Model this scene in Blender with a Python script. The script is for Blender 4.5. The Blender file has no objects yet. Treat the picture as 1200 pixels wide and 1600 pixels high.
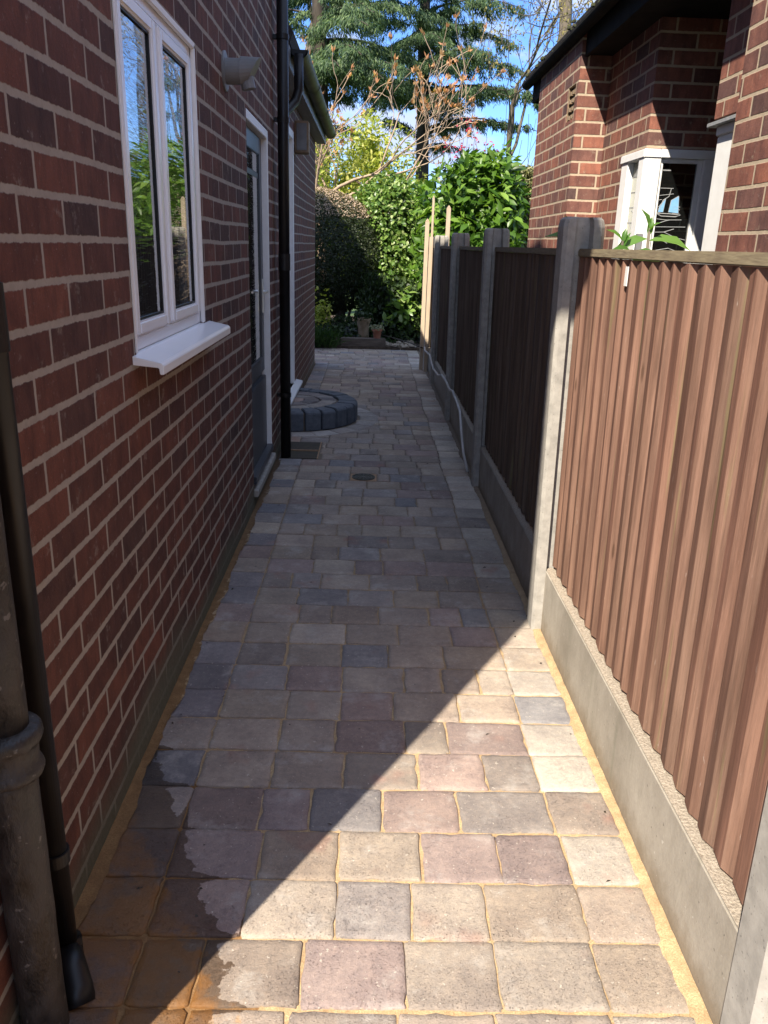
import bpy, bmesh, math, random
import numpy as np
from mathutils import Vector, Matrix
R = math.radians
SC = bpy.context.scene
C = SC.collection
# ------------------------------------------------------------------ camera
CAM_H = 1.37
cam_d = bpy.data.cameras.new('camera'); cam = bpy.data.objects.new('camera', cam_d); C.objects.link(cam)
Xa = Vector((0.99943439, 0.0247553, 0.02276107)); Ya = Vector((-0.01370468, -0.31825303, 0.94790674)); Za = Vector((0.03070949, -0.94768253, -0.31773376))
# rows = world axes in (right, down, forward) coordinates of the lens
right = Vector((Xa[0], Ya[0], Za[0])); down = Vector((Xa[1], Ya[1], Za[1])); fwd = Vector((Xa[2], Ya[2], Za[2]))
mw = Matrix(((right[0], -down[0], -fwd[0], 0), (right[1], -down[1], -fwd[1], 0), (right[2], -down[2], -fwd[2], CAM_H), (0, 0, 0, 1)))
cam.matrix_world = mw
cam_d.sensor_fit = 'VERTICAL'; cam_d.sensor_height = 24.0; cam_d.lens = 1245.0 / 1600 * 24.0
cam_d.clip_start = 0.05; cam_d.clip_end = 600
SC.camera = cam
# ------------------------------------------------------------------ light
SUN_EL = 46.0
sd = Vector((.511, .859, 0)).normalized()            # horizontal direction the light travels in
ld = Vector((sd.x * math.cos(R(SUN_EL)), sd.y * math.cos(R(SUN_EL)), -math.sin(R(SUN_EL))))
sl = bpy.data.lights.new('sun', 'SUN'); sl.energy = 4.9; sl.angle = R(.5); sl.color = (1, .91, .77)
so = bpy.data.objects.new('sun', sl); C.objects.link(so); so.rotation_euler = ld.to_track_quat('-Z', 'Y').to_euler(); so.location = (-5, -8, 10)
W = bpy.data.worlds.new('World'); SC.world = W; W.use_nodes = True
wt = W.node_tree; wt.nodes.clear()
wo = wt.nodes.new('ShaderNodeOutputWorld'); bg = wt.nodes.new('ShaderNodeBackground'); sky = wt.nodes.new('ShaderNodeTexSky')
sky.sky_type = 'NISHITA'; sky.sun_disc = False; sky.sun_elevation = R(SUN_EL); sky.sun_rotation = math.atan2(-sd.x, -sd.y)
sky.air_density = 1.0; sky.dust_density = .1; sky.ozone_density = 3.0
bg.inputs[1].default_value = .13
tc = wt.nodes.new('ShaderNodeTexCoord'); mp = wt.nodes.new('ShaderNodeMapping'); mp.inputs['Scale'].default_value = (1, 1, 2.6); mp.inputs['Location'].default_value = (.35, .1, .62)
nz = wt.nodes.new('ShaderNodeTexNoise'); nz.inputs['Scale'].default_value = 5.0; nz.inputs['Detail'].default_value = 9; nz.inputs['Roughness'].default_value = .56
sx_ = wt.nodes.new('ShaderNodeSeparateXYZ'); cv = wt.nodes.new('ShaderNodeMapRange'); ad = wt.nodes.new('ShaderNodeMath'); ad.operation = 'ADD'; cr = wt.nodes.new('ShaderNodeMapRange'); cr.interpolation_type = 'SMOOTHSTEP'
# broken cumulus: scattered over the gardens, extra unseen cover added overhead and behind the viewer to fill shade
cv.inputs[1].default_value = .35; cv.inputs[2].default_value = .75; cv.inputs[3].default_value = 0.0; cv.inputs[4].default_value = .10
cy_ = wt.nodes.new('ShaderNodeMapRange'); cy_.inputs[1].default_value = .5; cy_.inputs[2].default_value = -.3; cy_.inputs[3].default_value = 0.0; cy_.inputs[4].default_value = .10
ad2 = wt.nodes.new('ShaderNodeMath'); ad2.operation = 'ADD'
cr.inputs[1].default_value = .50; cr.inputs[2].default_value = .62
mx = wt.nodes.new('ShaderNodeMix'); mx.data_type = 'RGBA'; mx.inputs[7].default_value = (2.7, 3.25, 4.6, 1)
tn = wt.nodes.new('ShaderNodeMix'); tn.data_type = 'RGBA'; tn.blend_type = 'MULTIPLY'; tn.inputs[0].default_value = 1; tn.inputs[7].default_value = (.43, .60, .94, 1)
L = wt.links
L.new(tc.outputs['Generated'], mp.inputs[0]); L.new(mp.outputs[0], nz.inputs['Vector']); L.new(tc.outputs['Generated'], sx_.inputs[0])
L.new(sx_.outputs[2], cv.inputs[0]); L.new(sx_.outputs[1], cy_.inputs[0]); L.new(nz.outputs['Fac'], ad.inputs[0]); L.new(cv.outputs[0], ad.inputs[1]); L.new(ad.outputs[0], ad2.inputs[0]); L.new(cy_.outputs[0], ad2.inputs[1]); L.new(ad2.outputs[0], cr.inputs[0])
L.new(sky.outputs[0], tn.inputs[6]); L.new(cr.outputs[0], mx.inputs[0]); L.new(tn.outputs[2], mx.inputs[6]); L.new(mx.outputs[2], bg.inputs[0]); L.new(bg.outputs[0], wo.inputs[0])
SC.view_settings.view_transform = 'Standard'; SC.view_settings.look = 'None'; SC.view_settings.gamma = 1
SC.view_settings.exposure = 1.12
SC.render.engine = 'CYCLES'; SC.cycles.max_bounces = 8; SC.cycles.diffuse_bounces = 5; SC.cycles.transparent_max_bounces = 8

# ------------------------------------------------------------------ node helpers
T = None
def nd(typ, props=None, ins=None, out=0):
    n = T.nodes.new(typ)
    for k, v in (props or {}).items(): setattr(n, k, v)
    for k, v in (ins or {}).items():
        if v is None: continue
        if isinstance(v, bpy.types.NodeSocket): T.links.new(v, n.inputs[k])
        else: n.inputs[k].default_value = v
    return n.outputs[out] if len(n.outputs) > out else None
def c4(c): return (c[0], c[1], c[2], 1) if not isinstance(c, bpy.types.NodeSocket) else c
def m(op, a, b=None, c=None):
    ins = {0: a}
    if b is not None: ins[1] = b
    if c is not None: ins[2] = c
    return nd('ShaderNodeMath', {'operation': op}, ins)
def noise(vec, scale, detail=3, rough=.5, out=0, dim=None):
    return nd('ShaderNodeTexNoise', {}, {'Vector': vec, 'Scale': scale, 'Detail': detail, 'Roughness': rough}, out)
def ramp(fac, stops, interp='LINEAR'):
    n = T.nodes.new('ShaderNodeValToRGB'); T.links.new(fac, n.inputs[0]); e = n.color_ramp; e.interpolation = interp
    while len(e.elements) < len(stops): e.elements.new(.5)
    for i, (p, c) in enumerate(stops):
        e.elements[i].position = p; e.elements[i].color = c4(c) if isinstance(c, tuple) else (c, c, c, 1)
    return n.outputs[0]
def mix(fac, a, b, blend='MIX'):
    return nd('ShaderNodeMix', {'data_type': 'RGBA', 'blend_type': blend}, {0: fac, 6: c4(a), 7: c4(b)}, 2)
def sstep(v, lo, hi): return nd('ShaderNodeMapRange', {'interpolation_type': 'SMOOTHSTEP'}, {0: v, 1: lo, 2: hi, 3: 0.0, 4: 1.0})
def lin(v, lo, hi, a=0.0, b=1.0): return nd('ShaderNodeMapRange', {}, {0: v, 1: lo, 2: hi, 3: a, 4: b})
def obj_co(): return nd('ShaderNodeTexCoord', out=3)
def sep(v):
    n = T.nodes.new('ShaderNodeSeparateXYZ'); T.links.new(v, n.inputs[0]); return n.outputs[0], n.outputs[1], n.outputs[2]
def comb(x, y, z): return nd('ShaderNodeCombineXYZ', {}, {0: x, 1: y, 2: z})
def vmap(v, s): return nd('ShaderNodeMapping', {}, {'Vector': v, 'Scale': s})
def bump(h, strength, dist, nrm=None): return nd('ShaderNodeBump', {}, {'Strength': strength, 'Distance': dist, 'Height': h, 'Normal': nrm})
def new_mat(name):
    global T
    mt = bpy.data.materials.new(name); mt.use_nodes = True; T = mt.node_tree
    for n in list(T.nodes): T.nodes.remove(n)
    return mt
def finish(col, rough=.8, nrm=None, spec=.5, metal=0, **kw):
    ins = {'Base Color': c4(col), 'Roughness': rough, 'Metallic': metal, 'Specular IOR Level': spec}
    if nrm is not None: ins['Normal'] = nrm
    for k, v in kw.items(): ins[k.replace('_', ' ')] = v
    b = nd('ShaderNodeBsdfPrincipled', {}, ins)
    nd('ShaderNodeOutputMaterial', {}, {0: b})
    return b

MATS = {}
def brick_mat(name, LB, HB, jv, jh, palette, mortar, u_off=0.0, z_off=0.0, ragged=.006, algae=0.0, joint_depth=.5, dark=0.0, run=.5):
    mt = new_mat(name)
    co = obj_co(); x, y, z = sep(co)
    nx, ny, nzv = sep(nd('ShaderNodeTexCoord', out=1))
    isy = m('GREATER_THAN', m('ABSOLUTE', ny), .6)
    u = m('ADD', m('MULTIPLY', x, isy), m('MULTIPLY', y, m('SUBTRACT', 1.0, isy)))
    n1 = m('SUBTRACT', noise(co, 48, 6, .75), .5); n2 = m('SUBTRACT', noise(vmap(co, (1.3, 1.3, 1.3)), 40, 6, .75), .5)
    n3 = m('SUBTRACT', noise(co, 2.2, 1), .5)
    u2 = m('ADD', m('ADD', u, u_off), m('MULTIPLY', n1, ragged * .8))
    z2 = m('ADD', m('ADD', m('ADD', z, z_off), m('MULTIPLY', n2, ragged * 1.9)), m('MULTIPLY', n3, .012))
    zr = m('DIVIDE', z2, HB); row = m('FLOOR', zr); fv = m('MULTIPLY', m('SUBTRACT', zr, row), HB)
    par = m('FLOORED_MODULO', row, 2.0)
    rj = nd('ShaderNodeTexWhiteNoise', {'noise_dimensions': '1D'}, {'W': row})
    uo = m('ADD', m('ADD', u2, m('MULTIPLY', par, LB * run)), m('MULTIPLY', rj, LB * .10))
    ur = m('DIVIDE', uo, LB); col = m('FLOOR', ur); fu = m('MULTIPLY', m('SUBTRACT', ur, col), LB)
    du = m('MINIMUM', fu, m('SUBTRACT', LB, fu)); dv = m('MINIMUM', fv, m('SUBTRACT', HB, fv))
    wn = T.nodes.new('ShaderNodeTexWhiteNoise'); wn.noise_dimensions = '2D'; T.links.new(comb(col, row, 0.0), wn.inputs['Vector'])
    rv = wn.outputs['Value']; rc = wn.outputs['Color']
    mask = m('MULTIPLY', sstep(du, jv * .5, jv * .5 + .0022), sstep(dv, jh * .5, jh * .5 + .0026))
    base = ramp(rv, palette)
    blot = noise(nd('ShaderNodeVectorMath', {'operation': 'ADD'}, {0: vmap(co, (9, 9, 7)), 1: rc}), 1.4, 4, .6)
    base = mix(lin(blot, .3, .7, 0, .75), base, mix(1.0, base, (.42, .40, .47), 'MULTIPLY'))
    grain = noise(co, 260, 3, .7)
    base = mix(lin(grain, .35, .7, 0, .7), base, mix(1.0, base, (1.8, 1.7, 1.65), 'MULTIPLY'))
    base = mix(lin(noise(vmap(co, (1, 1, .35)), 26, 5, .7), .45, .7, 0, .65), base, mix(1.0, base, (.45, .45, .5), 'MULTIPLY'))
    speck = sstep(noise(co, 150, 2, .4), .70, .76)
    base = mix(m('MULTIPLY', speck, .35), base, (.42, .36, .32))
    smear = m('MULTIPLY', sstep(noise(vmap(co, (1, 1, 1)), 19, 5, .7), .58, .76), .5)
    salt = m('MULTIPLY', sstep(noise(co, 2.6, 3, .6), .60, .70), m('MULTIPLY', sstep(noise(vmap(co, (1, 1, .4)), 60, 4, .7), .56, .66), .5)); smear = m('MAXIMUM', smear, salt)
    mcol = mix(noise(co, 34, 5, .65), tuple(q * .72 for q in mortar), tuple(min(1, q * 1.2) for q in mortar))
    base = mix(smear, base, mcol)
    if dark: base = mix(dark, base, mix(1.0, base, (.3, .3, .34), 'MULTIPLY'))
    colr = mix(mask, mcol, base)
    if algae:
        al = m('MULTIPLY', m('SUBTRACT', 1.0, sstep(m('ADD', z, m('MULTIPLY', n3, .25)), .03, .20)), algae)
        colr = mix(al, colr, mix(noise(co, 60, 4, .7), (.045, .055, .03), (.17, .165, .12)))
    hgt = m('ADD', m('MULTIPLY', mask, joint_depth), m('ADD', m('MULTIPLY', grain, .22), m('MULTIPLY', noise(co, 55, 4, .6), .35)))
    finish(colr, lin(grain, .2, .8, .72, .92), bump(hgt, .85, .005), .35)
    MATS[name] = mt; return mt

def simple(name, c1, c2, scale=20, rough=.6, bstr=.2, bdist=.002, detail=5, spec=.5, stretch=(1, 1, 1), r2=None, metal=0, speck=None, **kw):
    mt = new_mat(name); co = obj_co(); n = noise(vmap(co, stretch), scale, detail, .62)
    col = mix(lin(n, .28, .72), c1, c2)
    if speck:
        s = sstep(noise(co, speck[1], 2, .5), speck[2], speck[2] + .05); col = mix(m('MULTIPLY', s, speck[3]), col, speck[0])
    r = rough if r2 is None else lin(n, .3, .7, rough, r2)
    finish(col, r, bump(n, bstr, bdist), spec, metal, **kw)
    MATS[name] = mt; return mt

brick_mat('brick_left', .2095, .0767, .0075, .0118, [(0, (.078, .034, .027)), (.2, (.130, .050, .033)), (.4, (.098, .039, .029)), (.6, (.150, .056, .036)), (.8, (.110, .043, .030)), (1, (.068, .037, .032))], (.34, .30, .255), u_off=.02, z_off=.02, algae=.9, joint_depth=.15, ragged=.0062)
brick_mat('brick_extension', .2095, .0767, .0075, .0095, [(0, (.085, .034, .028)), (.5, (.14, .05, .034)), (1, (.10, .045, .042))], (.30, .25, .21), u_off=.09, z_off=.02, algae=.5, joint_depth=.2, ragged=.004)
brick_mat('brick_right', .222, .0757, .0095, .0098, [(0, (.105, .062, .055)), (.22, (.26, .105, .070)), (.45, (.18, .076, .057)), (.62, (.29, .115, .075)), (.8, (.135, .072, .063)), (1, (.22, .090, .063))], (.46, .37, .27), u_off=.03, z_off=-.012, joint_depth=.75, ragged=.003)

# pavers ------------------------------------------------------------
mt = new_mat('paver'); co = obj_co(); px, py, pz = sep(co)
ca = nd('ShaderNodeAttribute', {'attribute_name': 'tint'}, {}, 0)
ea = T.nodes.new('ShaderNodeAttribute'); ea.attribute_name = 'edge'; edge = ea.outputs['Fac']
n_big = noise(nd('ShaderNodeVectorMath', {'operation': 'ADD'}, {0: co, 1: nd('ShaderNodeVectorMath', {'operation': 'SCALE'}, {0: ca, 3: 40.0})}), 8, 5, .62); n_mid = noise(co, 52, 6, .75); n_fine = noise(co, 360, 4, .8)
col = mix(lin(n_big, .3, .72, 0, .75), ca, mix(1.0, ca, (.58, .57, .62), 'MULTIPLY'))
col = mix(lin(n_mid, .4, .68, 0, .8), col, mix(1.0, col, (1.38, 1.33, 1.26), 'MULTIPLY'))
pock = m('MULTIPLY', sstep(noise(co, 240, 5, .8), .55, .75), lin(n_big, .4, .6, .2, .8)); col = mix(m('MULTIPLY', pock, .45), col, mix(1.0, col, (.5, .48, .46), 'MULTIPLY'))
col = mix(lin(n_fine, .42, .7, 0, .7), col, mix(1.0, col, (1.45, 1.4, 1.35), 'MULTIPLY'))
bloom = m('MULTIPLY', sstep(noise(co, 7, 6, .7), .52, .70), .42)
col = mix(bloom, col, (.50, .47, .43))
speck = sstep(noise(co, 95, 3, .6), .66, .70); col = mix(m('MULTIPLY', speck, .6), col, (.62, .56, .47))
dspk = sstep(noise(co, 170, 2, .5), .70, .75); col = mix(m('MULTIPLY', dspk, .6), col, (.06, .055, .05))
red = m('MULTIPLY', sstep(noise(co, 4.3, 3, .6), .60, .74), .45); col = mix(red, col, (.34, .15, .11))
sandm = m('MULTIPLY', sstep(m('ADD', m('MULTIPLY', edge, .62), m('MULTIPLY', m('SUBTRACT', noise(co, 38, 5, .75), .5), 1.2)), .62, .86), .7)
sandm = m('MULTIPLY', sandm, lin(py, 2.0, 6.0, 1.0, .12))
col = mix(sandm, col, (.52, .36, .19))
# orange sand slurry and the wet patch that spreads from the foot of the downpipe
nw = m('SUBTRACT', noise(co, 17, 5, .65), .5)
xb = m('ADD', m('ADD', m('ADD', lin(py, 1.22, 2.9, -.255, -1.02), m('MULTIPLY', edge, .05)), m('MULTIPLY', nw, .13)), 0.0)
wet = sstep(m('SUBTRACT', xb, px), 0.0, .004)
slm = m('MULTIPLY', sstep(m('SUBTRACT', m('ADD', lin(py, 1.0, 3.5, -.17, -1.6), m('MULTIPLY', nw, .22)), px), 0.0, .03), m('MULTIPLY', sstep(noise(co, 9, 5, .7), .30, .58), m('ADD', .62, m('MULTIPLY', edge, .3))))
col = mix(slm, col, (.56, .29, .08))
col = mix(m('MULTIPLY', wet, .93), col, mix(1.0, col, (.36, .29, .23), 'MULTIPLY'))
hh = m('ADD', m('MULTIPLY', m('SUBTRACT', n_big, pock), .6), m('ADD', m('MULTIPLY', n_mid, .5), m('MULTIPLY', n_fine, .25)))
finish(col, mix(wet, (.86, .86, .86), (.45, .45, .45)), bump(hh, 1.0, .006), .35)
MATS['paver'] = mt
mt = new_mat('sand'); co = obj_co(); px, py, pz = sep(co)
n = noise(co, 260, 3, .8); n2 = noise(co, 24, 4, .6)
col = mix(lin(n, .3, .7), (.36, .235, .12), (.66, .49, .28)); col = mix(lin(n2, .4, .7, 0, .6), col, (.27, .17, .09))
nw = m('SUBTRACT', noise(co, 17, 5, .65), .5)
wet = sstep(m('SUBTRACT', m('ADD', lin(py, 1.22, 2.1, -.18, -.56), m('MULTIPLY', nw, .13)), px), 0.0, .01)
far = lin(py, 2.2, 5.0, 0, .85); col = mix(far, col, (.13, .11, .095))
col = mix(m('MULTIPLY', wet, .85), col, mix(1.0, col, (.45, .32, .2), 'MULTIPLY'))
finish(col, .9, bump(n, .9, .003), .3); MATS['sand'] = mt

# timber of the fence ----------------------------------------------
def wood_mat(name, a, b, c, tan=(.33, .235, .15), tanf=.5):
    mt = new_mat(name); co = obj_co()
    isl = nd('ShaderNodeNewGeometry', out=8)
    g = noise(vmap(co, (60, 60, 1.6)), 2.2, 6, .7); g2 = noise(vmap(co, (14, 14, 1.1)), 1.3, 4, .6)
    col = ramp(isl, [(0, a), (.5, b), (1, c)]); col = mix(lin(g, .3, .75, 0, .7), col, mix(1.0, col, (1.5, 1.45, 1.4), 'MULTIPLY'))
    col = mix(lin(g2, .35, .7, 0, .65), col, mix(1.0, col, (.62, .58, .55), 'MULTIPLY'))
    nx, ny, nzv = sep(nd('ShaderNodeTexCoord', out=1))
    ch = sstep(m('MULTIPLY', ny, -1.0), .22, .34)
    col = mix(m('MULTIPLY', ch, lin(g2, .3, .7, tanf, tanf * .45)), col, tan)
    x, y, z = sep(co)
    gr = m('MULTIPLY', sstep(noise(vmap(co, (14, 14, .8)), 1.6, 3, .6), .60, .70), .35); col = mix(gr, col, (.17, .17, .07))
    fade = lin(noise(vmap(co, (22, 22, 1.6)), 1.0, 6, .7), .42, .62, 0, .9); col = mix(fade, col, mix(1.0, col, (1.65, 1.7, 1.7), 'MULTIPLY'))
    drk = lin(noise(vmap(co, (16, 16, .9)), 1.3, 6, .7), .50, .68, 0, .8); col = mix(drk, col, mix(1.0, col, (.55, .52, .50), 'MULTIPLY'))
    col = mix(lin(z, .75, .25, 0, .35), col, mix(1.0, col, (.85, .92, .85), 'MULTIPLY'))
    scr = m('MULTIPLY', sstep(noise(vmap(co, (30, 30, 5)), 2.6, 6, .8), .645, .70), .45); col = mix(scr, col, (.48, .43, .38))
    knot = m('MULTIPLY', m('SUBTRACT', 1.0, sstep(nd('ShaderNodeTexVoronoi', {}, {'Vector': vmap(co, (11, 11, 2.6)), 'Scale': 1.0}), .03, .09)), .7); col = mix(knot, col, (.07, .035, .02))
    finish(col, .82, bump(m('ADD', g, m('MULTIPLY', knot, -.4)), .6, .0025), .3); MATS[name] = mt
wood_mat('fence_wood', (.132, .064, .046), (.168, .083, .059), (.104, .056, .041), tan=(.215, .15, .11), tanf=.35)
wood_mat('fence_wood_shaded', (.075, .052, .040), (.105, .07, .052), (.06, .045, .037), tan=(.12, .095, .072), tanf=.45)  # darker copy for the far panels, with the house's shade put into its colour
simple('cap_wood', (.17, .13, .085), (.30, .25, .155), 30, .85, .5, .002, stretch=(4, .5, 4))
simple('pale_wood', (.40, .31, .22), (.56, .45, .33), 20, .8, .4, .002, stretch=(5, 5, .4))
simple('sleeper_wood', (.05, .038, .03), (.17, .13, .10), 9, .9, .7, .006, stretch=(.5, 4, 4))
simple('concrete', (.25, .235, .21), (.40, .375, .335), 26, .9, .55, .002, speck=((.10, .095, .09), 150, .66, .6))
mt = new_mat('gravel_board'); co = obj_co(); x, y, z = sep(co)
n = noise(vmap(co, (1, 1, .6)), 5, 6, .7); f_ = noise(co, 140, 4, .7)
col = mix(lin(n, .3, .7), (.23, .205, .17), (.385, .35, .30)); col = mix(lin(f_, .35, .7, 0, .5), col, mix(1.0, col, (1.3, 1.28, 1.22), 'MULTIPLY'))
sp = m('MULTIPLY', m('SUBTRACT', 1.0, sstep(m('ADD', z, m('MULTIPLY', m('SUBTRACT', noise(co, 22, 5, .7), .5), .12)), .0, .09)), .6); col = mix(sp, col, (.17, .125, .075))
col = mix(m('MULTIPLY', sstep(noise(vmap(co, (8, 8, 1)), 1.5, 5, .7), .55, .7), .4), col, (.17, .165, .12))
col = mix(m('MULTIPLY', sstep(noise(co, 55, 2, .5), .71, .75), .6), col, (.6, .56, .5)); col = mix(m('MULTIPLY', sstep(noise(co, 70, 2, .5), .70, .74), .6), col, (.09, .08, .07))
finish(col, .9, bump(m('ADD', n, m('MULTIPLY', f_, .5)), .6, .003), .3); MATS['gravel_board'] = mt
simple('pebbled', (.20, .16, .12), (.52, .45, .36), 170, .9, 1.0, .006)
simple('upvc', (.84, .86, .90), (.88, .90, .93), 6, .22, .02, .001, spec=.6)
simple('white_paint', (.78, .775, .76), (.86, .86, .85), 20, .45, .15, .001)
simple('black_plastic', (.006, .006, .007), (.014, .013, .013), 8, .3, .05, .001, r2=.5, spec=.4)
simple('iron_paint', (.007, .007, .007), (.055, .047, .041), 30, .34, 1.0, .008, stretch=(1, 1, .5), r2=.7, speck=((.22, .20, .18), 60, .66, .5))
simple('gutter_plastic', (.018, .018, .014), (.10, .105, .045), 7, .5, .3, .002)
simple('roof_tile', (.018, .016, .016), (.05, .043, .04), 14, .85, .8, .01)
simple('fascia_black', (.009, .009, .009), (.022, .021, .020), 10, .9, .3, .002, spec=.15)
simple('moss', (.018, .022, .010), (.05, .055, .02), 60, .95, 1, .01)
simple('terracotta', (.33, .12, .07), (.44, .19, .12), 20, .85, .3, .002)
simple('weathered_clay', (.16, .11, .06), (.34, .25, .17), 11, .9, .5, .004)
simple('metal_dark', (.02, .02, .02), (.07, .068, .065), 60, .5, .4, .001)
simple('metal_light', (.55, .55, .55), (.65, .65, .65), 20, .3, .05, .001, metal=1)
simple('blue_block', (.075, .086, .104), (.13, .145, .168), 30, .8, .7, .003, speck=((.25, .26, .28), 140, .68, .5))
simple('soil', (.035, .024, .016), (.12, .085, .058), 18, .95, 1, .02)
simple('lawn', (.03, .06, .012), (.07, .12, .03), 9, .95, 1, .03)
simple('rubble_stone', (.24, .19, .14), (.48, .41, .33), 12, .9, .7, .006)
simple('bark', (.06, .048, .036), (.17, .14, .105), 14, .95, .9, .012, stretch=(1, 1, .3))
simple('dark_bark', (.022, .018, .014), (.07, .056, .042), 12, .95, .9, .012, stretch=(1, 1, .3))
simple('pale_bark', (.26, .18, .12), (.46, .35, .25), 24, .9, .5, .004)
simple('door_grey', (.035, .040, .050), (.050, .056, .068), 9, .38, .05, .001)
simple('vent_grey', (.15, .155, .16), (.22, .22, .22), 14, .45, .1, .001)
simple('cable_grey', (.42, .40, .38), (.58, .56, .53), 20, .5, .1, .001)
simple('lead', (.22, .23, .24), (.34, .34, .34), 40, .5, .2, .001)
simple('sail_glass', (.16, .36, .62), (.25, .48, .72), 30, .12, .1, .001)
simple('pale_glass', (.34, .35, .28), (.50, .50, .42), 16, .15, .15, .001)
simple('clay_cover', (.30, .18, .10), (.44, .29, .18), 40, .9, .4, .003)
simple('pit_dark', (.018, .013, .008), (.05, .035, .02), 20, .6, .5, .004)
simple('curtain', (.30, .29, .27), (.42, .41, .39), 10, .9, .2, .002)
def glass_mat(name, base, wav, scale):
    mt = new_mat(name); co = obj_co()
    n = noise(vmap(co, (.8, .8, 9.0)), scale, 3, .55)
    finish(base, .02, bump(n, wav, .01), 1.0, 0, IOR=1.7, Coat_Weight=1.0, Coat_Roughness=.01, Coat_IOR=1.7)
    MATS[name] = mt
glass_mat('glass', (.012, .014, .013), .45, 3.6)
glass_mat('dark_glass', (.006, .007, .007), .02, 2.0)
def leaf_mat(name, stops, trans=.35, rough=.45, spec=.4):
    mt = new_mat(name)
    isl = nd('ShaderNodeNewGeometry', out=8); co = obj_co()
    col = ramp(isl, stops); col = mix(lin(noise(co, 2.0, 2), .35, .65, 0, .5), col, mix(1.0, col, (.62, .66, .6), 'MULTIPLY'))
    b = nd('ShaderNodeBsdfPrincipled', {}, {'Base Color': col, 'Roughness': rough, 'Specular IOR Level': spec})
    t = nd('ShaderNodeBsdfTranslucent', {}, {'Color': mix(1.0, col, (1.5, 1.6, .7), 'MULTIPLY')})
    s = nd('ShaderNodeMixShader', {}, {0: trans, 1: b, 2: t}); nd('ShaderNodeOutputMaterial', {}, {0: s}); MATS[name] = mt
leaf_mat('laurel_leaf', [(0, (.030, .080, .010)), (.5, (.085, .175, .020)), (.85, (.15, .27, .035)), (1, (.24, .36, .07))], .35, .38)
leaf_mat('euonymus_leaf', [(0, (.06, .13, .025)), (.5, (.15, .25, .05)), (.85, (.25, .36, .09)), (1, (.42, .47, .22))], .3, .35)
leaf_mat('topiary_leaf', [(0, (.014, .024, .010)), (.6, (.030, .042, .017)), (1, (.06, .07, .03))], .15, .5)
leaf_mat('pink_shoot', [(0, (.20, .15, .09)), (.5, (.46, .33, .25)), (1, (.62, .48, .38))], .25, .6)
leaf_mat('golden_leaf', [(0, (.14, .15, .05)), (.5, (.27, .26, .12)), (1, (.46, .43, .26))], .3, .5)
leaf_mat('yellow_leaf', [(0, (.16, .23, .03)), (.5, (.34, .38, .06)), (1, (.60, .56, .17))], .4, .45)
leaf_mat('cedar_leaf', [(0, (.024, .055, .030)), (.5, (.062, .115, .050)), (.85, (.12, .185, .070)), (1, (.18, .25, .10))], .3, .6)
leaf_mat('spring_leaf', [(0, (.20, .17, .06)), (.5, (.30, .25, .09)), (1, (.42, .34, .14))], .4, .5)
leaf_mat('bud', [(0, (.34, .15, .07)), (.5, (.50, .24, .12)), (1, (.52, .35, .18))], .3, .6)
leaf_mat('red_flower', [(0, (.45, .03, .06)), (1, (.68, .08, .16))], .3, .5)
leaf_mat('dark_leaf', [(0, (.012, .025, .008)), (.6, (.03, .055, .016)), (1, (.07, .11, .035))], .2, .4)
leaf_mat('grass_blade', [(0, (.02, .05, .01)), (1, (.07, .13, .03))], .3, .5)
leaf_mat('succulent_leaf', [(0, (.12, .16, .07)), (1, (.36, .33, .22))], .2, .5)
leaf_mat('shrub_leaf', [(0, (.08, .19, .035)), (1, (.17, .32, .07))], .45, .3)

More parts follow.
